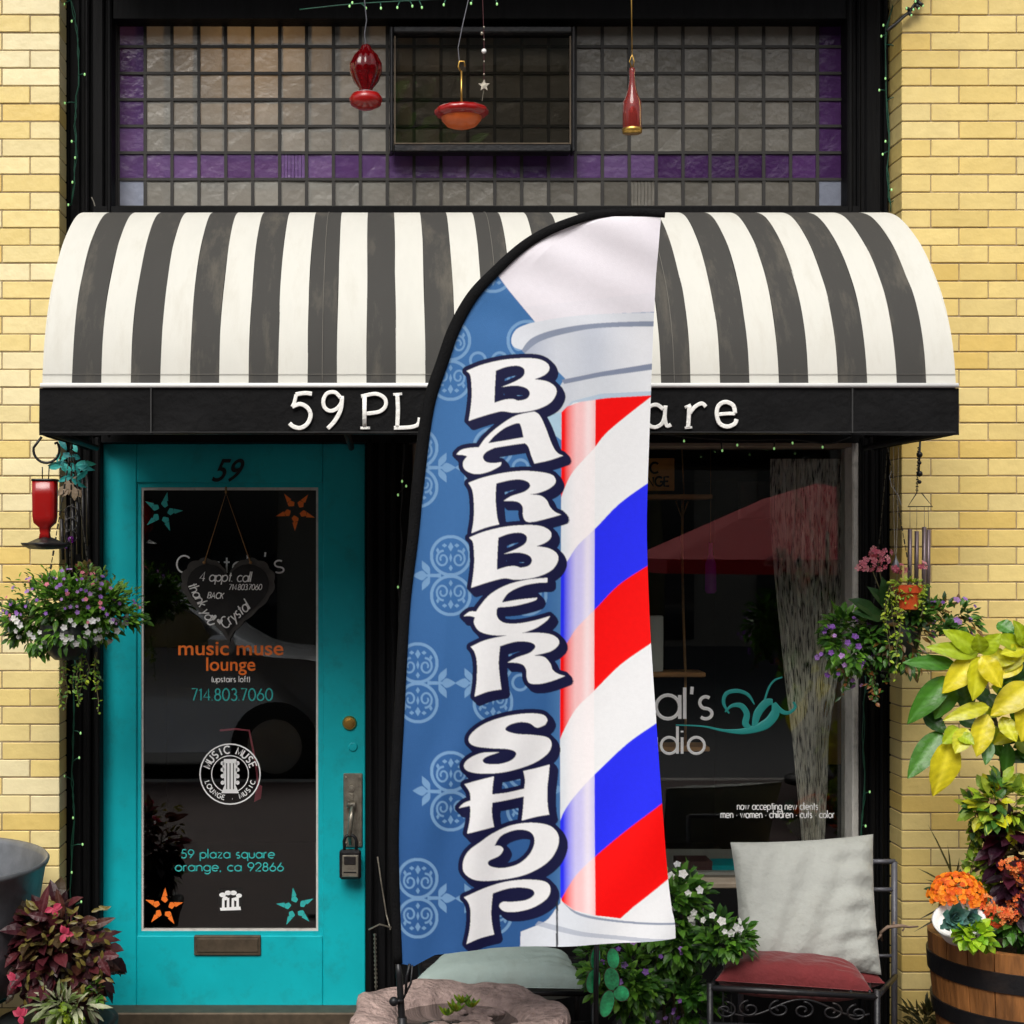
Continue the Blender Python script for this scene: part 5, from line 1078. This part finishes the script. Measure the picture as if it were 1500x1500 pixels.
bn = thing('metal_bench', 'black wrought iron garden seat with scrollwork front rail and a red cushion', 'bench', (P(1165, 0, BN).x, -.45, 0))
v = MB(); f = lambda x, y, Y=BN: P(x, y, Y)
v.tube([f(1040,1447), f(1285,1460)], .010, 8); v.tube([f(1040,1500), f(1285,1512)], .008, 8)
v.tube([f(1040,1440), (f(1040,0).x, BN, 0)], .010, 8); v.tube([f(1285,1450), (f(1285,0).x, BN, 0)], .010, 8)
v.tube([f(1285,1460), P(1312,1430,-.25)], .009, 8); v.tube([f(1040,1447), P(1062,1418,-.25)], .009, 8); v.build('seat_frame', M['blackmetal'], bn, True)
v = MB()
for x in np.linspace(1052, 1274, 9): v.tube([P(x, 1454, BN+.01), P(x, 1425, -.25)], .005, 6)
v.build('seat_slats', M['blackmetal'], bn, True)
v = MB()
def spiral(cx, cy, r0, turns, dirn, a0): return [f(cx + r0*(1-t*.8)*math.cos(a0+dirn*t*turns*6.283), cy + r0*.75*(1-t*.8)*math.sin(a0+dirn*t*turns*6.283), BN+.004) for t in np.linspace(0, 1, 26)]
for k, (cx, cy, d_, a0) in enumerate(((1062,1480,1,-1.5),(1098,1478,-1,4.6),(1142,1478,-1,4.6),(1176,1480,1,-1.5),(1218,1482,1,-1.5),(1256,1484,-1,4.6))): v.tube(spiral(cx, cy, 17, 1.4, d_, a0), .0035, 6)
v.tube([f(x, 1476+12*math.sin((x-1052)/26), BN+.006) for x in range(1052, 1280, 6)], .0035, 6); v.build('scrollwork', M['blackmetal'], bn, True)
v = MB(); PB = -.2
v.tube([P(1310,1262,PB), P(1310,1440,PB), (P(1310,0,PB).x, PB, 0)], .0105, 6); v.tube([P(1275,1262,PB), P(1311,1262,PB)], .009, 6); v.tube([P(1275,1303,PB), P(1311,1303,PB)], .008, 6); v.tube([P(1275,1400,PB), P(1311,1400,PB)], .006, 6)
v.tube([P(1085,1262,PB), (P(1085,0,PB).x, PB, 0)], .010, 6); v.tube([P(1085,1262,PB), P(1275,1262,PB)], .009, 6); v.build('backrest', M['greymetal'], bn, True)
cushion('white_cushion', 'large grey white linen cushion leaning back on the iron seat', [(1070,1234),(1279,1222),(1291,1428),(1084,1416)], .13, M['linen'], -.40, [.06,.06,-.12,-.12], .017, 2)
cushion('red_cushion', 'faded red cushion lying at the back of the iron seat under the white cushion', [(1088,1402),(1262,1404),(1296,1440),(1076,1430)], .10, M['redcloth'], -.5, [.16,.16,-.02,-.02], .004, 3)
cushion('red_cushion', 'flat faded red cushion in front on the black rail of the iron seat', [(1060,1408),(1256,1422),(1278,1452),(1048,1436)], .12, M['redcloth'], -.62, [.12,.12,-.06,-.06], .004, 9)
v = MB(); v.tube([P(1292,1378,-.28), P(1290,1366,-.29), P(1300,1358,-.3), P(1320,1356,-.3), P(1332,1358,-.3), P(1345,1357,-.3)], [.004,.005,.006,.006,.004,.003], 6); v.tube([P(1308,1357,-.3), P(1310,1350,-.3)], .004, 5); v.tube([P(1326,1357,-.3), P(1322,1364,-.3)], .003, 5); v.tube([P(1291,1368,-.29), P(1286,1376,-.29)], .004, 5)
tag(v.build('twig', mat('dry_twig', (.22,.15,.11), .8, var=.3), None, True), 'dry pale twig caught on the back post of the iron seat', 'twig')

# ---------------------------------------------------------------- middle: bench, cushion, birdbath, bushes, glass cactus
b2 = thing('metal_bench', 'low black iron bench under the pale teal cushion below the banner', 'bench', (P(740, 0, -.3).x, -.3, 0)); v = MB()
v.tube([P(620,1455,-.45), P(872,1455,-.45)], .010, 8); v.tube([P(620,1500,-.45), P(872,1500,-.45)], .008, 8)
for x in (622, 870):
    for Y_ in (-.45, .0): v.tube([(P(x,0,-.45).x, Y_, P(0,1455,-.45).z), (P(x,0,-.45).x, Y_, 0)], .010, 8)
v.tube([P(620,1455,-.45), (P(620,0,-.45).x, .0, P(0,1455,-.45).z)], .009, 8); v.tube([P(872,1455,-.45), (P(872,0,-.45).x, .0, P(0,1455,-.45).z)], .009, 8); v.build('frame', M['blackmetal'], b2, True)
v = MB(); zq = P(0,1455,-.45).z
for i in range(9): v.box((P(622,0,-.45).x, -.42+i*.048, zq-.006), (P(870,0,-.45).x, -.42+i*.048+.03, zq+.006))
v.build('seat_slats', M['blackmetal'], b2)
cushion('teal_cushion', 'pale grey green cushion lying on the low bench under the banner', [(645,1408),(832,1402),(866,1448),(600,1446)], .13, M['tealcloth'], -.40, [.20,.20,-.06,-.06], .006, 5)
BB = -1.0; bb_ = thing('stone_birdbath', 'pinkish scalloped stone birdbath with succulents in front of the banner foot', 'birdbath', (P(668, 0, BB).x, BB, 0)); c0 = P(668, 1478, BB); zc = c0.z
sc_ = lambda q: 1 + .045*math.cos(q*7+.8) + .02*math.cos(q*3)
v = MB(); v.lathe((c0.x, BB, zc), [(.05,-.14),(.10,-.135),(.20,-.11),(.27,-.075),(.30,-.045),(.308,-.02),(.304,-.004),(.292,.004),(.262,.002),(.225,-.006),(.200,-.012),(.186,-.022),(.17,-.045),(.12,-.055),(0,-.058)], 72, mod=sc_)
v.v = [(x, y, z + ((.006*math.sin(math.atan2(y-BB, x-c0.x)*7+.8) + .003*math.sin(math.atan2(y-BB, x-c0.x)*17)) if math.hypot(x-c0.x, y-BB) > .18 else 0)) for x, y, z in v.v]; v.build('bowl', M['stone'], bb_, True)
v = MB(); v.lathe((c0.x, BB, 0), [(.17,0),(.17,.03),(.10,.06),(.07,.12),(.075,.2),(.10,zc-.12),(.09,zc-.11)], 32); v.build('pedestal', M['stone'], bb_, True)
v = MB(); v.lathe((c0.x, BB, zc), [(.178,-.034),(0,-.033)], 32); v.build('water', mat('murky_water', (.05,.045,.04), .06, var=.3, spec=.8), bb_, True)
v = MB()
for q in range(14): a = rnd(0, 6.28); r_ = rnd(.02,.15); v.ball((c0.x+r_*math.cos(a), BB+r_*math.sin(a), zc-.032), rnd(.01,.03), 8, sz=(1.4,1,.5))
v.build('pebbles', M['stone'], bb_, True)
v = MB(); 
for cx, cy, n in ((668,1482,16),(690,1476,12),(676,1470,8),(655,1488,8)):
    for i in range(n): a = i*2.4; v.leaf(P(cx, cy, BB-.06), (math.cos(a), math.sin(a)*.7-.2, .55), (0,-.5,1), rnd(.022,.045), .012, tuple(q*rnd(.7,1.2) for q in random.choice(LIME)), curl=-.3)
v.build('succulents', M['leaf'], bb_)
GB = -.48; sg = (CAMD+GB)/F
gb = thing('green_bush', 'dense green bush with white and violet flowers beside the iron seat', 'bush', (P(975, 0, GB).x, GB, 0))
v = MB()
bush(v, P(985, 1350, GB), (52*sg, .12, 90*sg), 1000, .038, .021, GRD+GR[:3], .1, 34); bush(v, P(920, 1440, GB-.08), (62*sg, .12, 50*sg), 850, .036, .02, GRD+GR[:4], .1, 28); bush(v, P(1000, 1460, GB-.03), (50*sg, .12, 44*sg), 500, .038, .02, GRD, .1, 16)
bush(v, P(868, 1405, GB), (36*sg, .1, 26*sg), 220, .034, .018, GRD+GR[:2], .1, 10)
v.build('foliage', M['leaf'], gb)
v = MB(); flowers(v, P(1000, 1310, GB), (30*sg, .13, 50*sg), 11, .014, WHT); v.build('white_flowers', M['petal'], gb)
v = MB(); flowers(v, P(950, 1430, GB-.06), (84*sg, .14, 60*sg), 24, .010, PUR); v.build('violet_flowers', M['petal'], gb)
v = MB(); v.lathe((P(975,0,GB).x, GB, 0), [(.13,0),(.16,.2),(.17,.22),(.15,.22),(0,.2)], 28); v.build('pot', M['blackpot'], gb, True)
v = MB()
for i in range(14): v.tube([(P(975,0,GB).x+rnd(-.08,.08), GB+rnd(-.08,.08), .2), P(rnd(900,1010), rnd(1300,1430), GB)], .003, 5)
v.build('stems', M['stem'], gb)
sb_ = thing('small_white_bush', 'small leafy plant with white flowers in front of the white cushion corner', 'bush', (P(1060, 0, -.62).x, -.62, 0)); v = MB()
bush(v, P(1062, 1385, -.62), (34*sg, .08, 44*sg), 330, .036, .019, GRD+GR[:3], .1, 14); v.build('foliage', M['leaf'], sb_)
v = MB(); flowers(v, P(1058, 1352, -.64), (26*sg, .08, 14*sg), 9, .014, WHT); v.build('white_flowers', M['petal'], sb_)
v = MB(); v.lathe((P(1058,0,-.62).x, -.62, 0), [(.07,0),(.09,.17),(.095,.18),(.08,.18),(0,.17)], 24); v.tube([(P(1058,0,-.62).x, -.62, .16), P(1060,1400,-.62)], .004, 5); v.tube([(P(1058,0,-.62).x+.03, -.62, .16), P(1070,1380,-.62)], .003, 5); v.build('pot', M['blackpot'], sb_, True)
GC = -.8; gc = thing('glass_cactus', 'green stained glass cactus ornament on a thin black rod below the banner', 'garden ornament', (P(878, 0, GC).x, GC, 0))
v = MB(); v.tube([P(874,1380,GC-.03), P(873,1440,GC-.03), (P(872,0,GC).x, GC-.03, 0)], .008, 8); v.build('rod', M['blackmetal'], gc, True)
for cx, cy, rx, ry, an in ((869,1437,10,18,12),(896,1434,11,17,-8),(910,1455,11,12,-45),(889,1470,10,20,14),(898,1404,9,15,-6),(872,1403,7,16,8)):
    pts = [(cx + rx*math.cos(t)*math.cos(R(an)) - ry*math.sin(t)*math.sin(R(an)), cy + rx*math.cos(t)*math.sin(R(an)) + ry*math.sin(t)*math.cos(R(an))) for t in np.linspace(0, 2*math.pi, 21)[:-1]]
    v = MB(); v.prism(pts, GC-.01, .004); pd = v.build('pad', M['greenglass'], gc); v = MB(); v.tube([P(x, y, GC-.008) for x, y in pts + pts[:1]], .0022, 6); v.build('rim', M['bronze'], pd)
# hinges / chain hardware on the middle column
v = MB(); v.tube([P(553,1255,.12), P(558,1290,.11), P(566,1340,.11), P(572,1362,.1)], .003, 5); v.tube([P(540,1362,.1), P(556,1354,.09), P(585,1362,.1)], .003, 5); chains(v, P(549,1368,.11), [P(551,1450,.11)], .003)
tag(v.build('chain', M['steel']), 'thin metal chain hanging on the black column between door and window', 'chain')

# ---------------------------------------------------------------- left: zinc tub and burgundy plant
TB = -.5; c0 = P(-141, 1265, TB); zt2 = c0.z
tb = thing('zinc_tub', 'large round galvanized zinc tub at the left edge in front of yellow brick', 'tub', (c0.x, TB, 0))
v = MB(); v.lathe((c0.x, TB, 0), [(.36, zt2-.40), (.385, zt2-.385), (.41, zt2-.25), (.425, zt2-.12), (.443, zt2-.012), (.452, zt2-.006), (.455, zt2+.004), (.450, zt2+.011), (.441, zt2+.006), (.436, zt2-.008), (.42, zt2-.12), (.40, zt2-.28), (.35, zt2-.36), (0, zt2-.365)], 72); v.build('tub_wall', M['galv'], tb, True)
v = MB()
for q in (40, 130, 220, 310): a = R(q); v.tube([(c0.x+.3*math.cos(a), TB+.3*math.sin(a), zt2-.39), (c0.x+.33*math.cos(a), TB+.33*math.sin(a), 0)], .014, 8)
v.lathe((c0.x, TB, 0), [(.34, zt2-.42), (.36, zt2-.41), (.36, zt2-.395), (.34, zt2-.395)], 48); v.build('stand', M['blackmetal'], tb, True)
v = MB(); v.tube([P(36,1398,TB-.33), P(60,1396,TB-.3)], .004, 5)
CO_ = -.62; sc2 = (CAMD+CO_)/F
cp = thing('burgundy_coleus', 'bushy burgundy leafed coleus in a black pot left of the teal door', 'potted plant', (P(85, 0, CO_).x, CO_, 0))
BUR = [lin(c) for c in ((76,28,36), (58,20,28), (90,36,42), (46,20,24), (80,44,34), (66,50,30))]
v = MB(); bush(v, P(92, 1395, CO_), (70*sc2, .13, 78*sc2), 520, .062, .036, BUR, .25, 40, curl=.35); bush(v, P(40, 1430, CO_), (36*sc2, .08, 40*sc2), 130, .05, .03, BUR, .2, 12)
for a, b_ in (((125,1360),(165,1345)),((150,1400),(172,1398)),((145,1400),(158,1432)),((60,1340),(68,1300)),((120,1350),(140,1345)),((130,1400),(135,1450)),((90,1345),(88,1305)),((70,1345),(42,1340))): pleaf(v, a, b_, 14, random.choice(BUR), CO_-.1, dy=-.02)
for i in range(110):
    p = P(92+rnd(-62,62), 1395+rnd(-70,70), CO_-.11+rnd(-.03,.05)); v.leaf(p, (rnd(-1,1), rnd(-.4,.1), rnd(-1,.6)), (0,-1,.4), .03, .012, lin((120,108,50)))
v.build('foliage', M['leaf'], cp)
v = MB()
for cx, cy in ((95,1368),(78,1330),(22,1435),(30,1488)):
    for i in range(5): v.leaf(P(cx, cy, CO_-.14), (rnd(-1,1), -.2, rnd(-1,1)), (0,-1,.2), .028, .02, lin((190,60,90)))
v.build('pink_leaves', M['petal'], cp)
v = MB(); v.lathe((P(85,0,CO_).x, CO_, 0), [(.13,0),(.17,P(0,1520,CO_).z),(.185,P(0,1500,CO_).z),(.185,P(0,1492,CO_).z),(.165,P(0,1492,CO_).z),(0,P(0,1500,CO_).z)], 36); v.build('pot', M['blackpot'], cp, True)
v = MB()
for i in range(16): v.tube([(P(85,0,CO_).x+rnd(-.06,.06), CO_+rnd(-.06,.06), P(0,1500,CO_).z), P(rnd(50,140), rnd(1330,1440), CO_)], .003, 5)
v.build('stems', mat('burgundy_stems', (.12,.03,.03), .6), cp)
sv = thing('silver_leaf_plant', 'low pale silvery green plant at the foot of the burgundy coleus', 'plant', P(95, 1490, CO_-.15)); v = MB()
SIL = [lin((170,176,140)), lin((140,150,110)), lin((190,190,160)), lin((110,130,70))]
bush(v, P(95, 1474, CO_-.13), (46*sc2, .06, 20*sc2), 150, .055, .013, SIL, -.1, 10); bush(v, P(105, 1488, CO_-.15), (28*sc2, .04, 10*sc2), 50, .03, .02, LIME, 0, 5); bush(v, P(140, 1460, CO_-.1), (16*sc2, .04, 26*sc2), 60, .026, .014, GR+[lin((150,110,80))], 0, 6); v.build('foliage', M['leaf'], sv)

# ---------------------------------------------------------------- inside the shop
IY = .34
sh_ = thing('hanging_shelf', 'wooden shelf tiers hung on twine inside the display window', 'shelf', P(985, 728, IY))
for x0, x1, y in ((905,1044,724),(900,1034,985),(900,1040,1094)): v = MB(); v.pbox(x0, y, x1, y+7, IY-.06, IY+.08, bev=.003); v.build('shelf_board', M['palewood'], sh_)
v = MB()
for dx in (0, -86):
    v.tube([P(998+dx,640,IY-.02), P(1002+dx,726,IY-.02)], .003, 6); v.tube([P(1000+dx,730,IY-.02), P(999+dx,800,IY-.02), P(1001+dx,900,IY-.02), P(1004+dx,986,IY-.02), P(1004+dx,1094,IY-.02)], .005, 6); v.tube([P(990+dx,734,IY-.02), P(999+dx,760,IY-.03), P(1008+dx,734,IY-.02)], .003, 6)
v.build('twine', M['twine'], sh_, True)
sg_ = thing('wooden_sign', 'small mustard wooden sign with black letters standing on the top shelf', 'sign', P(940, 722, IY)); v = MB(); v.pbox(890, 671, 988, 719, IY-.03, IY-.015, bev=.002); v.build('board', mat('mustard_board', (.75,.36,.08), .6, var=.15, dirt=(.2,.08,.02), dirt_s=8), sg_)
v = MB(); text(v, 'MUSIC', 964, 693, 16, IY-.0315, 3.2, 'r', track=.2); text(v, 'LOUNGE', 980, 712, 14, IY-.0315, 3.0, 'r', track=.2); v.build('letters', M['dark'], sg_)
v = MB(); v.pbox(925, 902, 972, 984.5, IY-.03, IY+.02, bev=.004); tag(v.build('white_box', mat('white_card', (.8,.82,.76), .7, var=.1)), 'pale white card box standing on the middle hanging shelf', 'box')
pbt = thing('purple_bottle', 'slim violet glass bottle hanging on a cord inside the window', 'bottle', P(1041, 870, .36)); v = MB(); c0 = P(1041, 0, .36); si = (CAMD+.36)/F
v.lathe((c0.x, .36, 0), [(3*si, lz(795,.36)), (3*si, lz(812,.36)), (8*si, lz(826,.36)), (8.5*si, lz(865,.36)), (6*si, lz(869,.36)), (0, lz(869,.36))], 20); v.build('glass', mat('violet_glass', (.7,.03,.8), .1, trans=.5, coat=1, emit=(.3,.0,.4), es=.0), pbt, True)
v = MB(); v.tube([P(1041,640,.36), P(1041,796,.36)], .001, 4); v.build('cord', M['twine'], pbt)
# lace curtain gathered at the bottom
cm_ = bpy.data.materials.new('lace'); cm_.use_nodes = True; t = cm_.node_tree; N = t.nodes; L = t.links; b = N['Principled BSDF']; b.inputs['Base Color'].default_value = (.95,.90,.82,1); b.inputs['Roughness'].default_value = .9
tc = N.new('ShaderNodeTexCoord'); mp = N.new('ShaderNodeMapping'); mp.inputs['Scale'].default_value = (1,1,.22); vo = N.new('ShaderNodeTexNoise'); vo.inputs['Scale'].default_value = 85; vo.inputs['Detail'].default_value = 3
L.new(tc.outputs['Object'], mp.inputs[0]); L.new(mp.outputs[0], vo.inputs['Vector']); mr = N.new('ShaderNodeMapRange'); mr.inputs[1].default_value = .36; mr.inputs[2].default_value = .52; L.new(vo.outputs[0], mr.inputs[0]); L.new(mr.outputs[0], b.inputs['Alpha'])
v = MB(); ed = [(675,1128,1242),(760,1128,1240),(840,1134,1238),(920,1142,1236),(1000,1150,1226),(1080,1160,1214),(1160,1168,1212),(1230,1174,1208),(1300,1174,1212)]
nxx = 90; vs = []
for y in range(672, 1300, 6):
    a = np.interp(y, [e[0] for e in ed], [e[1] for e in ed]); b_ = np.interp(y, [e[0] for e in ed], [e[2] for e in ed])
    for i in range(nxx+1): x = a + (b_-a)*i/nxx; vs.append(P(x, y, .315 + .018*math.sin(i*.62+math.sin(y/90)) + .008*math.sin(i*1.7+y/60)))
nr_ = len(vs)//(nxx+1); v.add(vs, [(j*(nxx+1)+i, j*(nxx+1)+i+1, (j+1)*(nxx+1)+i+1, (j+1)*(nxx+1)+i) for j in range(nr_-1) for i in range(nxx)])
tag(v.build('lace_curtain', cm_, None, True), 'narrow gathered lace curtain at the right side of the display window', 'curtain')
ct = thing('window_counter', 'dark shelf counter with white edge inside the lower display window', 'counter', P(1000, 1290, .6)); v = MB(); v.pbox(905, 1278, 1240, 1286, .34, .8, bev=.002); v.build('top', mat('counter_top', (.5,.48,.44), .5), ct)
v = MB(); v.pbox(915, 1287, 1235, 1300, .36, .8); v.build('base', M['dark'], ct)
v = MB(); v.pbox(1042, 1268, 1110, 1277.5, .38, .52, bev=.003); tag(v.build('turquoise_tray', M['teal']), 'turquoise tray lying on the counter inside the window', 'tray')
v = MB(); v.pbox(995, 1262, 1044, 1277.5, .38, .5, bev=.002); tag(v.build('book', mat('brown_book', (.10,.04,.04), .6)), 'brown book lying beside the turquoise tray on the window counter', 'book')
v = MB(); v.pbox(1210, 1000, 1262, 1120, .75, .8, bev=.004); tag(v.build('cabinet_panel', mat('ochre_panel', (.5,.27,.04), .6, var=.2)), 'ochre yellow panel standing inside the window behind the lace curtain', 'panel')
v = MB(); v.pbox(1085, 705, 1128, 760, 1.2, 1.25); tag(v.build('picture', mat('grey_picture', (.12,.10,.09), .6)), 'grey framed picture on the inner wall behind the window', 'picture')

# ---------------------------------------------------------------- across the street: what the glass reflects
cx_, ny_ = -2.2, -6.3
car = thing('parked_car', 'dark grey car parked at the kerb and mirrored in the door glass', 'car', (cx_, ny_-.9, -.13)); gz = -.13
prof = [(-2.2,.35),(-2.25,.6),(-2.2,.85),(-1.9,1.0),(-1.3,1.08),(-.55,1.55),(.2,1.66),(1.2,1.64),(1.75,1.55),(2.15,1.05),(2.25,.8),(2.2,.4),(1.9,.3),(-1.9,.3)]
prof = [tuple(p_) for p_ in catmull(prof, True, 4)]
v = MB(); secs = [(0,.90),(.08,.97),(.3,1.0),(1.5,1.0),(1.72,.97),(1.8,.90)]; vs = []
for y_, k in secs:
    for a, z_ in prof: inn = .16*max(0, (z_-1.0))*(1 if y_ < .9 else -1); vs.append((cx_ - a*k, ny_ - y_ - inn, gz + z_*(.97+.03*k)))
n = len(prof); v.add(vs, [(i*n+j, i*n+(j+1) % n, (i+1)*n+(j+1) % n, (i+1)*n+j) for i in range(len(secs)-1) for j in range(n)] + [tuple(range(n)), tuple((len(secs)-1)*n+j for j in range(n))[::-1]])
v.build('body', M['carpaint'], car, True)
for a0, a1 in ((-.95,-.02),(.06,1.0),(1.08,1.62)):
    for sd_ in (0, 1):
        Yf_ = (ny_ + .012) if sd_ == 0 else (ny_ - 1.812); v = MB(); zs = lambda a: np.interp(a, (-1.3,-.55,.2,1.2,1.75), (1.1,1.46,1.56,1.54,1.36)); pts = [(a0, 1.1),(a1,1.1),(a1,zs(a1)),((a0+a1)/2, zs((a0+a1)/2)),(max(a0,-.8),zs(max(a0,-.8)))]
        v.add([(cx_-a, Yf_ - (.16*(z_-1) if sd_ == 0 else -.16*(z_-1)), gz+z_) for a, z_ in pts], [tuple(range(len(pts)))]); v.build('side_window', M['carglass'], car)
for a in (-1.4, 1.4):
    for sd_ in (0, 1):
        yc_ = ny_ - (.09 if sd_ == 0 else 1.71); v = MB(); v.lathe((cx_-a, yc_, gz+.34), [(.2,-.1),(.33,-.11),(.345,-.07),(.345,.07),(.33,.11),(.2,.1)], 36, axis='y'); wh = v.build('wheel', M['rubber'], car, True)
        v = MB(); v.lathe((cx_-a, yc_, gz+.34), [(.21,-.112),(.21,.112)], 28, axis='y')
        for k in range(5): an = 2*math.pi*k/5; v.box((cx_-a-.02+.1*math.cos(an), yc_-.118, gz+.32+.1*math.sin(an)), (cx_-a+.02+.1*math.cos(an), yc_+.118, gz+.36+.1*math.sin(an)))
        v.build('rim', M['rim'], wh)
v = MB(); v.box((cx_+.9, ny_+.02, gz+1.05), (cx_+1.1, ny_+.16, gz+1.2), bev=.03); v.build('wing_mirror', M['carpaint'], car)
px_, py_ = 3.25, -5.75
pa_ = thing('red_parasol', 'red cafe parasol on the pavement mirrored in the display window', 'parasol', (px_, py_, 0))
v = MB(); vs = [(px_, py_, 2.22)]
for r_, z_ in ((.4,2.10),(.9,1.88),(1.4,1.66)):
    for k in range(8): a = 2*math.pi*k/8+.3; vs.append((px_+r_*math.cos(a), py_+r_*math.sin(a), z_))
v.add(vs, [(0, 1+k, 1+(k+1) % 8) for k in range(8)] + [(1+i*8+k, 1+(i+1)*8+k, 1+(i+1)*8+(k+1) % 8, 1+i*8+(k+1) % 8) for i in range(2) for k in range(8)])
v.add([vs[17+k] for k in range(8)] + [(vs[17+k][0], vs[17+k][1], 1.56) for k in range(8)], [(k, (k+1) % 8, 8+(k+1) % 8, 8+k) for k in range(8)]); v.build('canopy', M['parasol'], pa_)
v = MB(); v.tube([(px_, py_, .05), (px_, py_, 2.25)], .022, 10); v.build('pole', M['blackmetal'], pa_, True); v = MB(); v.lathe((px_, py_, 0), [(.25,0),(.25,.05),(.04,.09)], 24); v.build('base', M['blackmetal'], pa_, True)
fb = thing('street_building', 'stone fronted building across the street seen only in reflections', 'building', (0, -24, 0))
v = MB(); v.box((-30, -30, -.13), (34, -24, 11)); v.box((-30, -24.0, 10.6), (34, -23.6, 11.2)); v.box((-30, -23.995, 3.9), (34, -23.8, 4.3)); v.build('wall', M['facade'], fb)
v = MB()
for i in range(16):
    x = -28 + i*3.9
    v.box((x, -23.99, 0), (x+2.7, -23.94, 3.2)); v.box((x+.5, -23.99, 5.2), (x+2.1, -23.94, 7.4)); v.box((x+.5, -23.99, 8.0), (x+2.1, -23.94, 9.8))
v.build('windows', M['carglass'], fb)
for i, (tx, ty) in enumerate(((-6.5,-18.5),(-.8,-18.2),(4.2,-18.6),(-12,-18.4))):
    tr = thing('street_tree', ('leafy street tree across the road straight behind the door reflection', 'leafy street tree across the road mirrored at the window middle', 'leafy street tree across the road mirrored at the far right of the window', 'leafy street tree far down the road beyond the parked car')[i], 'tree', (tx, ty, -.13), 'street trees on the far pavement'); v = MB(); v.tube([(tx,ty,-.13),(tx+.05,ty,1.5),(tx-.05,ty,3.2),(tx,ty,5.2)], [.2,.15,.13,.06], 10); v.build('trunk', M['stem'], tr, True)
    v = MB(); bush(v, (tx, ty, 6.0), (2.4, 2.4, 2.4), 1600, .42, .24, GRD, .1, 40); v.build('crown', M['leaf'], tr)
